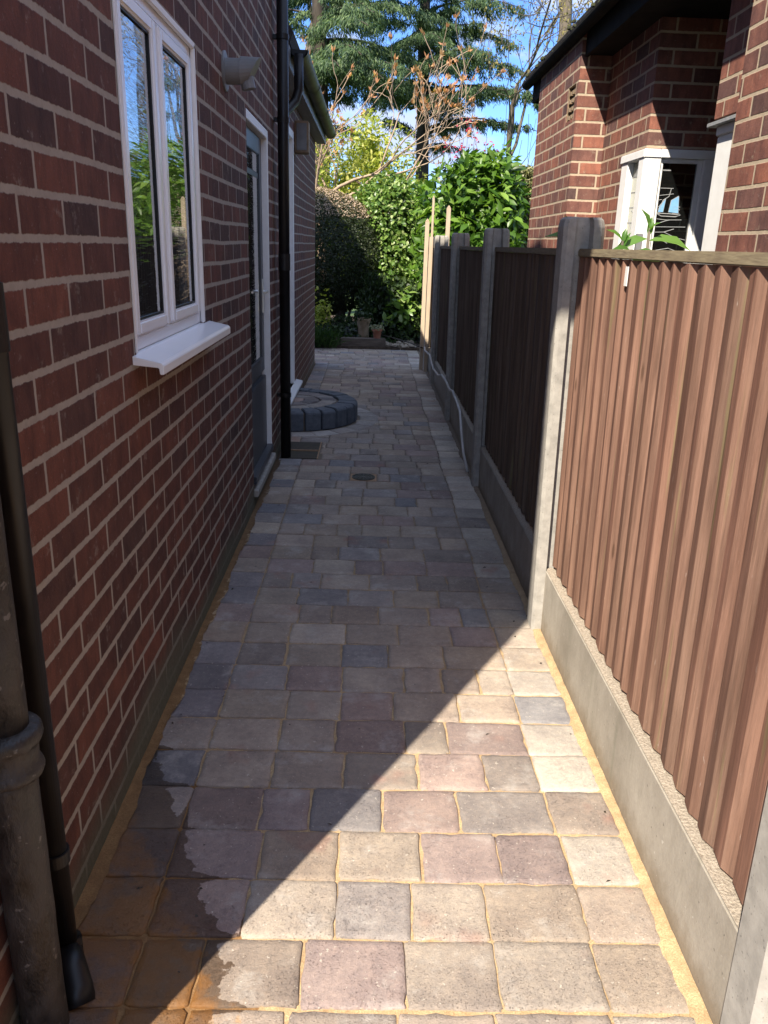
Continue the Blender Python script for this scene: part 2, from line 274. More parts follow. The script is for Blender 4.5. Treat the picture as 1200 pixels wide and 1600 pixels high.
# ------------------------------------------------------------------ mesh helpers
def link(name, me, mats, parent=None):
    o = bpy.data.objects.new(name, me); C.objects.link(o)
    for q in (mats if isinstance(mats, (list, tuple)) else [mats]): me.materials.append(MATS[q])
    if parent is not None: o.parent = parent
    return o
def tag(o, label=None, cat=None, group=None, kind=None):
    if label: o['label'] = label
    if cat: o['category'] = cat
    if group: o['group'] = group
    if kind: o['kind'] = kind
    return o
def thing(name, label, cat, loc=(0, 0, 0), group=None):
    o = bpy.data.objects.new(name, None); C.objects.link(o); o.location = loc; o.empty_display_size = .1
    return tag(o, label, cat, group)
def childfix(root):      # the parts are modelled in world coordinates; give them the root's inverse
    inv = Matrix.Translation(-root.location)
    def rec(o):
        for ch in o.children:
            if o is root: ch.matrix_parent_inverse = inv
            rec(ch)
    rec(root)
class MB:
    def __init__(s): s.v = []; s.f = []; s.mi = []
    def add(s, vs, fs, mi=0):
        b = len(s.v); s.v += [tuple(q) for q in vs]; s.f += [tuple(i + b for i in f) for f in fs]; s.mi += [mi] * len(fs); return s
    def box(s, x0, x1, y0, y1, z0, z1, mi=0):
        v = [(x, y, z) for z in (z0, z1) for y in (y0, y1) for x in (x0, x1)]
        return s.add(v, [(0, 2, 3, 1), (4, 5, 7, 6), (0, 1, 5, 4), (2, 6, 7, 3), (0, 4, 6, 2), (1, 3, 7, 5)], mi)
    def prism(s, poly, axis, a, b, mi=0):       # poly in the two other axes (in order), extruded along axis
        n = len(poly)
        def P(p, t): return {'x': (t, p[0], p[1]), 'y': (p[0], t, p[1]), 'z': (p[0], p[1], t)}[axis]
        v = [P(p, a) for p in poly] + [P(p, b) for p in poly]
        f = [tuple(range(n))[::-1], tuple(range(n, 2 * n))] + [(i, (i + 1) % n, n + (i + 1) % n, n + i) for i in range(n)]
        return s.add(v, f, mi)
    def tube(s, pts, rad, n=10, mi=0, caps=True):
        pts = [Vector(p) for p in pts]
        if not isinstance(rad, (list, tuple)): rad = [rad] * len(pts)
        rings = []; ref = None
        for i, p in enumerate(pts):
            d = (pts[min(i + 1, len(pts) - 1)] - pts[max(i - 1, 0)])
            d = d.normalized() if d.length > 1e-9 else Vector((0, 0, 1))
            if ref is None: ref = Vector((1, 0, 0)) if abs(d.x) < .8 else Vector((0, 1, 0))
            u = (ref - d * ref.dot(d)).normalized(); w = d.cross(u); ref = u
            rings.append([p + (u * math.cos(2 * math.pi * k / n) + w * math.sin(2 * math.pi * k / n)) * rad[i] for k in range(n)])
        v = [q for r in rings for q in r]; f = []
        for i in range(len(pts) - 1):
            for k in range(n): f.append((i * n + k, i * n + (k + 1) % n, (i + 1) * n + (k + 1) % n, (i + 1) * n + k))
        if caps: f += [tuple(range(n))[::-1], tuple(range((len(pts) - 1) * n, len(pts) * n))]
        return s.add(v, f, mi)
    def build(s, name, mats, parent=None, bevel=0, smooth=False, seg=2):
        me = bpy.data.meshes.new(name); me.from_pydata(s.v, [], s.f)
        for p, q in zip(me.polygons, s.mi): p.material_index = q
        bm = bmesh.new(); bm.from_mesh(me); bmesh.ops.recalc_face_normals(bm, faces=bm.faces)
        if bevel: bmesh.ops.bevel(bm, geom=[e for e in bm.edges if e.is_manifold and e.calc_face_angle(0) > .5], offset=bevel, segments=seg, affect='EDGES', clamp_overlap=True)
        bm.to_mesh(me); bm.free()
        if smooth:
            for p in me.polygons: p.use_smooth = True
        return link(name, me, mats, parent)
def lathe(prof, cx, cy, n=28):
    v = []; f = []
    for r, z in prof:
        for k in range(n): a = 2 * math.pi * k / n; v.append((cx + r * math.cos(a), cy + r * math.sin(a), z))
    for i in range(len(prof) - 1):
        for k in range(n): f.append((i * n + k, i * n + (k + 1) % n, (i + 1) * n + (k + 1) % n, (i + 1) * n + k))
    return v, f
def wall_cells(plane_axis, p0, p1, u0, u1, z0, z1, holes):
    """solid wall between planes p0 and p1 with rectangular openings (ua,ub,za,zb); only outer faces are made"""
    us = sorted({u0, u1} | {h[0] for h in holes} | {h[1] for h in holes}); zs = sorted({z0, z1} | {h[2] for h in holes} | {h[3] for h in holes})
    us = [u for u in us if u0 <= u <= u1]; zs = [z for z in zs if z0 <= z <= z1]
    def solid(i, j):
        if i < 0 or j < 0 or i >= len(us) - 1 or j >= len(zs) - 1: return False
        cu = (us[i] + us[i + 1]) / 2; cz = (zs[j] + zs[j + 1]) / 2
        return not any(h[0] < cu < h[1] and h[2] < cz < h[3] for h in holes)
    def P(p, u, z): return (p, u, z) if plane_axis == 'x' else (u, p, z)
    mb = MB()
    for i in range(len(us) - 1):
        for j in range(len(zs) - 1):
            if not solid(i, j): continue
            a, b, c, d = us[i], us[i + 1], zs[j], zs[j + 1]
            for p in (p0, p1): mb.add([P(p, a, c), P(p, b, c), P(p, b, d), P(p, a, d)], [(0, 1, 2, 3)])
            if not solid(i - 1, j): mb.add([P(p0, a, c), P(p1, a, c), P(p1, a, d), P(p0, a, d)], [(0, 1, 2, 3)])
            if not solid(i + 1, j): mb.add([P(p0, b, c), P(p1, b, c), P(p1, b, d), P(p0, b, d)], [(0, 1, 2, 3)])
            if not solid(i, j - 1): mb.add([P(p0, a, c), P(p1, a, c), P(p1, b, c), P(p0, b, c)], [(0, 1, 2, 3)])
            if not solid(i, j + 1): mb.add([P(p0, a, d), P(p1, a, d), P(p1, b, d), P(p0, b, d)], [(0, 1, 2, 3)])
    return mb
def np_mesh(name, V, F, mat, parent=None, smooth=False):
    """V (n,3), F list of arrays with equal row length"""
    me = bpy.data.meshes.new(name); V = np.asarray(V, dtype=np.float32)
    me.vertices.add(len(V)); me.vertices.foreach_set('co', V.ravel())
    loops = np.concatenate([f.ravel() for f in F]).astype(np.int32); tot = np.concatenate([np.full(len(f), f.shape[1]) for f in F]).astype(np.int32)
    start = np.concatenate([[0], np.cumsum(tot)[:-1]]).astype(np.int32)
    me.loops.add(len(loops)); me.loops.foreach_set('vertex_index', loops)
    me.polygons.add(len(tot)); me.polygons.foreach_set('loop_start', start); me.polygons.foreach_set('loop_total', tot)
    me.update(calc_edges=True); me.validate()
    return link(name, me, mat, parent)
def unit(a): return a / np.maximum(np.linalg.norm(a, axis=1, keepdims=True), 1e-9)
def leaves(name, P, D, N, Ls, Ws, mat, parent=None, fine=False, fold=.18, curl=.15):
    """P base points, D directions of the midrib, N face normals"""
    P = np.asarray(P, float); D = unit(np.asarray(D, float)); N = np.asarray(N, float); N = unit(N - D * np.sum(N * D, axis=1, keepdims=True)); S = np.cross(D, N)
    Ls = np.asarray(Ls)[:, None] * np.ones((len(P), 1)); Ws = np.asarray(Ws)[:, None] * np.ones((len(P), 1)); n = len(P)
    def pt(s, t, h): return P + S * (s * Ws) + D * (t * Ls) + N * (h * Ls)
    if fine:
        vs = [pt(0, 0, 0), pt(-.42, .3, fold * .25), pt(0, .3, 0), pt(.42, .3, fold * .25), pt(-.45, .65, fold * .25 - curl * .25), pt(0, .65, -curl * .3), pt(.45, .65, fold * .25 - curl * .25), pt(0, 1, -curl)]
        V = np.stack(vs, 1).reshape(-1, 3); b = (np.arange(n) * 8)[:, None]
        q = np.concatenate([b + np.array([[2, 3, 6, 5]]), b + np.array([[1, 2, 5, 4]])]); t = np.concatenate([b + np.array([[0, 3, 2]]), b + np.array([[0, 2, 1]]), b + np.array([[5, 6, 7]]), b + np.array([[4, 5, 7]])])
        return np_mesh(name, V, [q, t], mat, parent)
    V = np.stack([pt(0, 0, 0), pt(.5, .45, 0), pt(0, 1, -curl), pt(-.5, .45, 0)], 1).reshape(-1, 3); b = (np.arange(n) * 4)[:, None]
    return np_mesh(name, V, [b + np.array([[0, 1, 2, 3]])], mat, parent)
def blob_points(rng, n, c, r, squash=(1, 1, 1), lumps=9, lump=.18, shell=.35, hemi=None):
    """points in the outer shell of a lumpy ellipsoid; returns points and outward normals"""
    d = unit(rng.normal(size=(n * 2, 3)))
    if hemi is not None: d = d[d[:, 2] > hemi]
    d = d[:n]; ld_ = unit(rng.normal(size=(lumps, 3))); la = rng.uniform(.4, 1.0, lumps)
    bumpv = np.max(np.clip(d @ ld_.T, 0, 1) ** 7 * la, axis=1)
    rr = (1 - lump * .6 + lump * 1.6 * bumpv) * (1 - shell * rng.random(len(d)) ** 2)
    return np.array(c) + d * rr[:, None] * np.array(r) * np.array(squash), d
def bush(name, parent, mat, rng, c, r, n, L, W, fine=False, jit=.7, up=.35, lumps=12, lump=.25, shell=.4, hemi=None):
    P, d = blob_points(rng, n, c, r, lumps=lumps, lump=lump, shell=shell, hemi=hemi)
    N = unit(d + rng.normal(size=d.shape) * jit + np.array([0, 0, up])); D = unit(np.cross(N, rng.normal(size=d.shape)) + d * .5)
    s = rng.uniform(.65, 1.25, len(P))
    return leaves(name, P, D, N, s * L, s * W, mat, parent, fine)
def branchy(rng, mb, p, d, length, r, depth, spread=.6, up=.1, kids=3, tips=None, sides=5, wob=.12, shrink=.68, minr=.004):
    pts = [Vector(p)]; dd = Vector(d).normalized(); rs = [r]; n = 5
    for i in range(n):
        dd = (dd + Vector(rng.normal(size=3)) * wob + Vector((0, 0, up)) * .3).normalized(); pts.append(pts[-1] + dd * length / n); rs.append(max(minr, r * (1 - .42 * (i + 1) / n)))
    mb.tube(pts, rs, sides if r > .02 else (4 if r > .01 else 3), caps=False)
    if depth == 0:
        if tips is not None: tips.append((pts[-1].copy(), dd.copy()))
        return
    for k in range(kids):
        t = rng.uniform(.35, 1.0) if k < kids - 1 else 1.0
        i = min(n, max(1, int(round(t * n)))); q = pts[i]
        nd_ = (dd + Vector(rng.normal(size=3)).normalized() * spread + Vector((0, 0, up))).normalized()
        branchy(rng, mb, q, nd_, length * shrink * rng.uniform(.75, 1.2), rs[i] * .68, depth - 1, spread, up, kids, tips, sides, wob, shrink, minr)

# ------------------------------------------------------------------ ground
g = MB(); g.add([(-90, -40, -.06), (90, -40, -.06), (90, 160, -.06), (-90, 160, -.06)], [(0, 1, 2, 3)])
tag(g.build('ground', 'lawn'), kind='structure')
g = MB(); g.box(-6.5, .675, -6, 11.15, -.05, -.0045); tag(g.build('sand_bed', 'sand'), kind='structure')
g = MB(); g.box(-6, 4.5, 11.15, 16, -.055, .035); tag(g.build('garden_bed', 'soil'), kind='structure')

rnd = random.Random(7)
PV, PF, PT, PE = [], [], [], []
PAL = [((.31, .255, .21), 6), ((.345, .285, .23), 5), ((.275, .235, .205), 6), ((.235, .215, .205), 4), ((.205, .205, .215), 3), ((.30, .225, .20), 3), ((.25, .195, .185), 4), ((.38, .325, .265), 3), ((.32, .27, .22), 5)]
MEAN = (.318, .264, .214)
PB = [tuple(MEAN[i] + (c[i] - MEAN[i]) * .8 for i in range(3)) for c, w in PAL for _ in range(w)]
def paver(quad, z=0.0, col=None, gap=.0017, rad=.009, edge_in=.016):
    """quad: four corners counter-clockwise"""
    c = Vector((sum(q[0] for q in quad) / 4, sum(q[1] for q in quad) / 4, 0)); Q = [Vector((q[0], q[1], 0)) for q in quad]
    def inset(dist, jit):
        n = 4; out = []
        pts = []
        for i in range(4):
            a, b, d = Q[i - 1], Q[i], Q[(i + 1) % 4]
            e1 = (b - a).normalized(); e2 = (d - b).normalized(); n1 = Vector((-e1.y, e1.x, 0)); n2 = Vector((-e2.y, e2.x, 0))
            bis = (n1 + n2); pts.append((b + bis * (dist / max(.3, (1 + n1.dot(n2)) )), e1, e2))
        for i in range(4):
            p, e1, e2 = pts[i]; r = max(.003, rad)
            for t in (0, .33, .67, 1):
                a = p - e1 * r; b = p + e2 * r
                out.append(a * (1 - t) ** 2 + p * 2 * t * (1 - t) + b * t ** 2)
            p2 = pts[(i + 1) % 4][0] - e2 * r; s0 = p + e2 * r
            for t in (.2, .4, .6, .8): out.append(s0 * (1 - t) + p2 * t)
        return out
    base = inset(gap, 0); inn = inset(gap + .0032, 0); inn2 = inset(gap + edge_in, 0); n = len(base)
    j = [rnd.uniform(-.003, .002) - (rnd.random() < .07) * .004 for _ in range(n)]
    zt = z + rnd.uniform(-.0018, .0018); tx = rnd.uniform(-.012, .012); ty = rnd.uniform(-.012, .012); b0 = len(PV)
    for ring, dz, k, ed in ((base, -.02, 1, 1), (base, -.0032, 1, 1), (inn, 0, .7, .8), (inn2, .0008, .2, 0)):
        for i, p in enumerate(ring):
            q = p + (p - c).normalized() * j[i] * k; PV.append((q.x, q.y, zt + dz + tx * (q.x - c.x) + ty * (q.y - c.y))); PE.append(ed)
    PV.append((c.x, c.y, zt + .001)); PE.append(0)
    for r in range(3):
        for i in range(n): PF.append((b0 + r * n + i, b0 + r * n + (i + 1) % n, b0 + (r + 1) * n + (i + 1) % n, b0 + (r + 1) * n + i))
    for i in range(n): PF.append((b0 + 3 * n + i, b0 + 3 * n + (i + 1) % n, b0 + 4 * n))
    col = col or rnd.choice(PB); f = rnd.uniform(.82, 1.16); g_ = rnd.uniform(-.006, .006)
    PT.extend([(col[0] * f + g_, col[1] * f, col[2] * f - g_, 1)] * (4 * n + 1))
ROW = .1612; Y0 = 1.128
SX, SY = -.645, 6.50       # centre of the round step
def in_ring(x, y, r): return (x - SX) ** 2 + (y - SY) ** 2 < r * r
for k in range(-40, 62):
    ya = Y0 + ROW * k; yb = ya + ROW; w = lambda: rnd.uniform(-.0025, .0025)
    if yb > 11.13: break
    if yb > 10.95: yb = 11.13
    xl = -.592 if ya < 5.4 else -.648
    if ya > 9.6 or yb < .71: xl = -1.9
    wl = xl + .158 if xl > -1 else xl + .158
    segs = [(xl, wl)]; x = wl; xr = .492 + .006 * math.sin(k)
    while x < xr - .001:
        s = rnd.choice([.125, .165, .185, .205, .195])
        if xr - (x + s) < .095: s = xr - x
        if s > .245: s = s / 2
        segs.append((x, x + s)); x += s
    segs.append((xr, .655))
    tilt = rnd.uniform(-.004, .004)
    for i, (a, b) in enumerate(segs):
        cx_, cy_ = (a + b) / 2, (ya + yb) / 2
        if 25 <= k < 28:                                     # open inspection pit
            if b < -.315: continue
            if a < -.325: a = -.325
            if b - a < .03: continue
        if k == 22 and -.105 < b and a < .065:               # round drain cover
            if a < -.106: paver([(a, ya), (-.106, ya), (-.106, yb), (a, yb)])
            if b > .066: paver([(.066, ya), (b, ya), (b, yb), (.066, yb)])
            continue
        if in_ring(cx_, cy_, .62): continue
        sh = rnd.uniform(-.006, .006) if 0 < i < len(segs) - 1 else 0
        yy = 0
        col = None
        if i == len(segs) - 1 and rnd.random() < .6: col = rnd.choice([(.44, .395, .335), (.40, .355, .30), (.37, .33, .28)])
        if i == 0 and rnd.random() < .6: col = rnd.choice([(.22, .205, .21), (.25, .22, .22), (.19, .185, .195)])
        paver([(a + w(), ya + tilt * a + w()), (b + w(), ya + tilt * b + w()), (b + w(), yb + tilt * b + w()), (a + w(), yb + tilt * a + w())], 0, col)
for i in range(11):                                          # flush arc of cut setts round the step
    a0 = R(-84 + i * 15.3); a1 = a0 + R(15.3); r0, r1 = .575, .735
    paver([(SX + r0 * math.cos(a0), SY + r0 * math.sin(a0)), (SX + r1 * math.cos(a0), SY + r1 * math.sin(a0)), (SX + r1 * math.cos(a1), SY + r1 * math.sin(a1)), (SX + r0 * math.cos(a1), SY + r0 * math.sin(a1))], .0035, rnd.choice([(.33, .30, .27), (.29, .27, .25), (.36, .33, .30)]), .003, .006)
def paver_mesh(name, parent=None):
    me = bpy.data.meshes.new(name); me.from_pydata(PV, [], PF)
    at = me.attributes.new('tint', 'FLOAT_COLOR', 'POINT'); at.data.foreach_set('color', np.array(PT, dtype=np.float32).ravel())
    at = me.attributes.new('edge', 'FLOAT', 'POINT'); at.data.foreach_set('value', np.array(PE, dtype=np.float32))
    for p in me.polygons: p.use_smooth = True
    o = link(name, me, 'paver', parent)
    PV.clear(); PF.clear(); PT.clear(); PE.clear()
    return o
tag(paver_mesh('paving'), kind='structure')
# loose sand swept against both sides
def sand_strip(name, x0, x1, y0, y1, h, lab):
    rng = np.random.default_rng(3); ny = int((y1 - y0) / .02); V = []; F = []
    for j in range(ny + 1):
        y = y0 + (y1 - y0) * j / ny
        wv = (.006 * math.sin(y * 9) + .004 * math.sin(y * 23 + 1) + rng.uniform(-.003, .003))
        for t, z in ((0, -.004 if x1 > x0 else h), (.35, h * .7), (.8, h), (1, h * .9)):
            V.append((x0 + (x1 - x0) * t + wv * (1 - t), y, z + rng.uniform(-.0015, .0015)))
    for j in range(ny):
        for i in range(3): a = j * 4 + i; F.append((a, a + 1, a + 5, a + 4))
    mb = MB(); mb.add(V, F); return tag(mb.build(name, 'sand', smooth=True), lab, 'sand', kind='stuff')
sand_strip('loose_sand', .642, .674, .2, 9.4, .006, 'strip of loose yellow sand lying along the foot of the concrete gravel boards')
sand_strip('loose_sand', -.568, -.602, .72, 5.1, .007, 'strip of damp orange sand lying along the foot of the left brick wall')

# ------------------------------------------------------------------ house on the left
hl = thing('brick_house', 'dark red brick house in shade on the left with white casement window above the path', 'house', (-.6, .71, 0))
XW = -.6
holes = [(2.08, 2.955, 1.075, 1.965), (4.085, 4.915, .10, 1.955)]
wall_cells('x', XW, XW - .28, .71, 5.42, 0, 4.02, holes).build('wall', 'brick_left', hl)
wall_cells('y', .711, .99, -6.6, -.885, 0, 3.9, []).build('front_wall', 'brick_left', hl)
wall_cells('y', 5.14, 5.419, -6.6, -.885, 0, 4.45, []).build('rear_wall', 'brick_left', hl)
mb = MB(); mb.prism([(.711, 4.021), (5.419, 4.021), (5.419, 4.55), (3.2, 4.93), (.711, 3.94 + .12)], 'x', -.88, -.60); mb.build('gable', 'brick_left', hl)
mb = MB(); mb.prism([(.711, 0), (5.419, 0), (5.419, 4.55), (3.2, 4.93), (.711, 4.0)], 'x', -6.6, -6.35); mb.build('far_wall', 'brick_left', hl)
mb = MB(); mb.prism([(.50, 3.97), (3.2, 5.0), (5.62, 4.60), (5.62, 4.66), (3.2, 5.08), (.50, 4.05)], 'x', -6.7, -.55)
rf = mb.build('roof', 'roof_tile', hl)
mb = MB(); mb.prism([(.71, 3.55), (.655, 3.70), (.60, 3.79), (.512, 3.84), (.512, 3.965), (.71, 3.965)], 'x', -.88, -.602); mb.build('corbel', 'brick_left', hl)
for q in ((.505, .525, 3.84, 3.97), (5.60, 5.62, 4.47, 4.60)): mb = MB(); mb.box(-6.7, -.552, *q); mb.build('fascia', 'fascia_black', rf)
# window: white frame, mullion, two casements, sill
win = MB()
y0, y1, z0, z1 = 2.08, 2.955, 1.085, 1.965; xo = XW - .012; xi = xo - .07
def frame_rect(mb, xa, xb, ya, yb, za, zb, wd, mi=0):
    mb.box(xa, xb, ya, ya + wd, za, zb, mi); mb.box(xa, xb, yb - wd, yb, za, zb, mi); mb.box(xa, xb, ya + wd, yb - wd, za, za + wd, mi); mb.box(xa, xb, ya + wd, yb - wd, zb - wd, zb, mi)
mbw = MB(); frame_rect(mbw, xi, xo, y0, y1, z0, z1, .036); mbw.box(xi, xo, 2.478, 2.512, z0 + .036, z1 - .036)
wf = mbw.build('window', 'upvc', hl, bevel=.003)
for (a, b) in ((2.118, 2.476), (2.514, 2.917)):
    sash = MB(); frame_rect(sash, xi + .01, xo + .009, a, b, z0 + .038, z1 - .038, .036); s_ = sash.build('casement', 'upvc', wf, bevel=.006)
    p = MB(); p.box(xo - .014, xo - .006, a + .0375, b - .0375, z0 + .0755, z1 - .0755); p.build('pane', 'glass', wf)
    gk = MB(); frame_rect(gk, xo - .0055, xo - .001, a + .0365, b - .0365, z0 + .0745, z1 - .0745, .006); gk.build('gasket', 'black_plastic', wf)
bead = MB(); bead.box(XW - .01, XW + .003, y0 - .008, y0 + .012, z0, z1 + .004); bead.box(XW - .01, XW + .003, y1 - .012, y1 + .008, z0, z1 + .004); bead.box(XW - .01, XW + .003, y0 - .008, y1 + .008, z1 - .01, z1 + .012); bead.build('trim', 'white_paint', wf, bevel=.003)
sl_ = MB(); sl_.prism([(XW - .06, 1.086), (XW - .002, 1.083), (XW + .070, 1.068), (XW + .077, 1.061), (XW + .077, 1.038), (XW + .067, 1.038), (XW + .065, 1.055), (XW - .06, 1.066)], 'y', 2.045, 3.05)
sl_.build('sill', 'upvc', wf, bevel=.0015)
# flue terminal
vt = MB(); vy, vz = 3.54, 2.0
vt.tube([(XW, vy, vz), (XW + .006, vy, vz), (XW + .008, vy, vz)], [.072, .072, .066], 28); vt.tube([(XW + .008, vy, vz), (XW + .075, vy, vz)], .047, 28)
fl = vt.build('flue_vent', 'vent_grey', hl, smooth=False)
cw = MB(); n = 24; ring0 = [(XW + .065, vy + .051 * math.cos(2 * math.pi * k / n), vz + .054 * math.sin(2 * math.pi * k / n)) for k in range(n)]
ring1 = [(XW + .118 + .026 * math.sin(2 * math.pi * k / n), vy + .048 * math.cos(2 * math.pi * k / n), vz + .006 + .046 * math.sin(2 * math.pi * k / n)) for k in range(n)]
cw.add(ring0 + ring1, [(i, (i + 1) % n, n + (i + 1) % n, n + i) for i in range(n)] + [tuple(range(n, 2 * n))]); cw.tube([(XW + .085, vy, vz - .02), (XW + .095, vy, vz - .062)], .028, 14)
cw.build('cowl', 'vent_grey', fl)
# side door
ya, yb, za, zb = 4.085, 4.915, .10, 1.955
df = MB(); df.box(XW - .10, XW - .002, yb - .035, yb, za, zb); df.box(XW - .10, XW - .034, ya, ya + .035, za, zb); df.box(XW - .10, XW - .002, ya + .0, yb - .035, zb - .045, zb)
dr = df.build('door', 'white_paint', hl, bevel=.003)
s = MB(); s.box(XW - .095, XW - .052, ya + .038, yb - .038, za + .5, zb - .048); frame_rect(s, XW - .052, XW - .036, ya + .038, yb - .038, za + .53, zb - .048, .09); s.build('door_leaf', 'door_grey', dr, bevel=.003)
s = MB(); s.box(XW - .050, XW - .044, ya + .13, yb - .13, za + .622, zb - .26); s.box(XW - .050, XW - .044, ya + .13, yb - .13, zb - .23, zb - .14); s.build('door_glass', 'glass', dr)
s = MB(); s.box(XW - .052, XW - .044, ya + .10, yb - .10, zb - .258, zb - .232); s.build('glazing_bar', 'door_grey', dr)
s = MB(); s.box(XW - .095, XW - .028, ya + .036, yb - .038, za + .005, za + .50); s.box(XW - .028, XW + .012, ya + .02, yb - .038, za + .03, za + .07); s.build('kick_panel', 'door_grey', dr, bevel=.004)
s = MB(); s.box(XW - .10, XW + .022, ya - .0, yb, za - .035, za + .003); s.build('threshold', 'concrete', dr, bevel=.004)
s = MB(); s.box(XW - .036, XW - .028, yb - .098, yb - .066, .97, 1.16); s.tube([(XW - .033, yb - .082, 1.09), (XW - .002, yb - .082, 1.09)], .008, 10); s.tube([(XW - .006, yb - .082, 1.09), (XW - .006, yb - .17, 1.088)], .007, 10); s.build('handle', 'metal_light', dr, smooth=False)
# downpipe at the rear corner with its clips
def downpipe(x, y, r, zb_, zt, mat, clips, parent, name='downpipe'):
    mb = MB(); mb.tube([(x, y, zb_), (x, y, zt)], r, 28); o = mb.build(name, mat, parent, smooth=True)
    for zc in clips:
        c = MB(); c.tube([(x, y, zc - .014), (x, y, zc + .014)], r + .0045, 28); c.box(XW, x - r * .6, y - .018, y + .018, zc - .011, zc + .011); c.build('clip', mat, o, bevel=.001)
    for zc in (1.25,):
        c = MB(); c.tube([(x, y, zc - .05), (x, y, zc + .05)], r + .0035, 28); c.build('socket', mat, o)
    return o
downpipe(-.545, 5.20, .0335, 0.0, 3.9, 'black_plastic', (.42, 2.05, 2.48, 3.3), hl)
# two pipes at the near corner
bp = downpipe(-.569, 1.226, .0215, .03, 3.9, 'black_plastic', (.26, 1.9, 3.1), hl)
c = MB(); c.tube([(-.569, 1.226, .0), (-.569, 1.226, .055)], .030, 24); c.tube([(-.565, 1.215, .04), (-.545, 1.185, .022), (-.525, 1.155, .008), (-.515, 1.14, -.01)], [.028, .029, .029, .028], 20); c.build('shoe', 'black_plastic', bp, smooth=True)
mb = MB(); ix, iy = -.560, 1.088; rng = np.random.default_rng(5)
mb.tube([(ix, iy, z) for z in np.linspace(-.01, .56, 20)], [.0395 + float(rng.uniform(-.0006, .0006)) for _ in range(20)], 30)
mb.tube([(ix, iy, z) for z in np.linspace(.60, 3.9, 20)], .0365, 30)
ip = mb.build('downpipe', 'iron_paint', hl, smooth=True)
v, f = lathe([(.040, .545), (.050, .548), (.053, .557), (.050, .566), (.046, .572), (.047, .60), (.052, .607), (.056, .617), (.055, .628), (.050, .634), (.036, .636)], ix, iy); mb = MB(); mb.add(v, f); mb.build('collar', 'iron_paint', ip, smooth=True)
mb = MB(); mb.box(-.6, ix + .01, iy - .075, iy + .075, .585, .60); mb.build('bracket', 'iron_paint', ip, bevel=.002)
# drips of mortar on the face of the wall, one rusty screw plug
# single-storey rear extension of the same house
XE = -.655
ext = hl
wall_cells('x', XE, XE - .25, 5.42, 9.6, 0, 2.46, [(6.15, 7.0, .20, 2.20)]).build('extension_wall', 'brick_extension', hl)
mb = MB(); mb.box(-3.6, XE - .25, 9.35, 9.6, 0, 2.46); mb.build('extension_end_wall', 'brick_extension', hl)
mb = MB(); mb.prism([(-.52, 2.60), (-.545, 2.54), (-2.2, 4.95), (-3.6, 5.15), (-3.6, 5.25), (-2.2, 5.05)], 'y', 5.62, 9.85)
er = mb.build('extension_roof', 'roof_tile', hl)
for q in ((5.625, 5.655), (9.80, 9.83)): mb = MB(); mb.prism([(-.56, 2.44), (-.56, 2.555), (-2.2, 4.93), (-3.6, 5.13), (-3.6, 2.44)], 'y', *q); mb.build('verge_board', 'fascia_black', er)
mb = MB(); mb.box(-.575, -.552, 5.64, 9.83, 2.42, 2.555); mb.box(-.655, -.575, 5.66, 9.80, 2.42, 2.44); mb.build('soffit', 'vent_grey', er, bevel=.002)
# half round gutter
gt = MB(); pts = []; n = 12; gx, gz, gr = -.498, 2.535, .056
prof = [(gx + gr * math.cos(math.pi + math.pi * k / n), gz + gr * math.sin(math.pi + math.pi * k / n)) for k in range(n + 1)]; prof += [(gx + (gr - .004) * math.cos(2 * math.pi - math.pi * k / n), gz + (gr - .004) * math.sin(2 * math.pi - math.pi * k / n)) for k in range(n + 1)]
for i in range(len(prof)):
    a = prof[i]; b = prof[(i + 1) % len(prof)]; gt.add([(a[0], 5.75, a[1]), (b[0], 5.75, b[1]), (b[0], 9.8, b[1]), (a[0], 9.8, a[1])], [(0, 1, 2, 3)])
gto = gt.build('gutter', 'gutter_plastic', er, smooth=True)
for yj in (5.78, 7.0, 8.2, 9.75):
    j = MB(); p2 = [(gx + (gr + .006) * math.cos(math.pi + math.pi * k / n), gz + (gr + .006) * math.sin(math.pi + math.pi * k / n)) for k in range(n + 1)]
    for i in range(n): a, b = p2[i], p2[i + 1]; j.add([(a[0], yj - .04, a[1]), (b[0], yj - .04, b[1]), (b[0], yj + .04, b[1]), (a[0], yj + .04, a[1])], [(0, 1, 2, 3)])
    if yj in (5.78, 9.75): j.prism([(gx + gr * math.cos(math.pi + math.pi * k / n), gz + gr * math.sin(math.pi + math.pi * k / n)) for k in range(n + 1)], 'y', yj - .012, yj - .006)
    j.build('joint', 'black_plastic', gto)
mb = MB(); mb.tube([(gx, 5.72, 2.50), (gx, 5.72, 2.30), (-.52, 5.72, 2.23), (-.60, 5.60, 2.12), (-.63, 5.50, 2.06)], .030, 16); mb.build('swan_neck', 'black_plastic', er, smooth=True)
# rear door frame + sill
mb = MB(); mb.box(XE - .10, XE + .004, 6.945, 7.0, .20, 2.20); mb.box(XE - .10, XE - .05, 6.15, 6.20, .20, 2.20); mb.box(XE - .10, XE + .004, 6.15, 6.945, 2.14, 2.20)
dr2 = mb.build('door', 'white_paint', hl, bevel=.003)
mb = MB(); mb.box(XE - .09, XE - .06, 6.20, 6.945, .21, 2.14); mb.build('door_leaf', 'white_paint', dr2)
mb = MB(); mb.box(XE - .06, XE - .055, 6.30, 6.84, .5, 2.0); mb.build('door_glass', 'glass', dr2)
mb = MB(); mb.prism([(XE - .09, .20), (XE - .09, .185), (XE + .052, .170), (XE + .060, .174), (XE + .060, .195), (XE + .002, .208), (XE - .001, .2)], 'y', 6.02, 7.16); mb.build('sill', 'upvc', dr2, bevel=.002)
mb = MB(); mb.box(XE - .001, XE + .115, 7.10, 7.24, 2.06, 2.30); lb = mb.build('wall_box', 'weathered_clay', hl, bevel=.006)
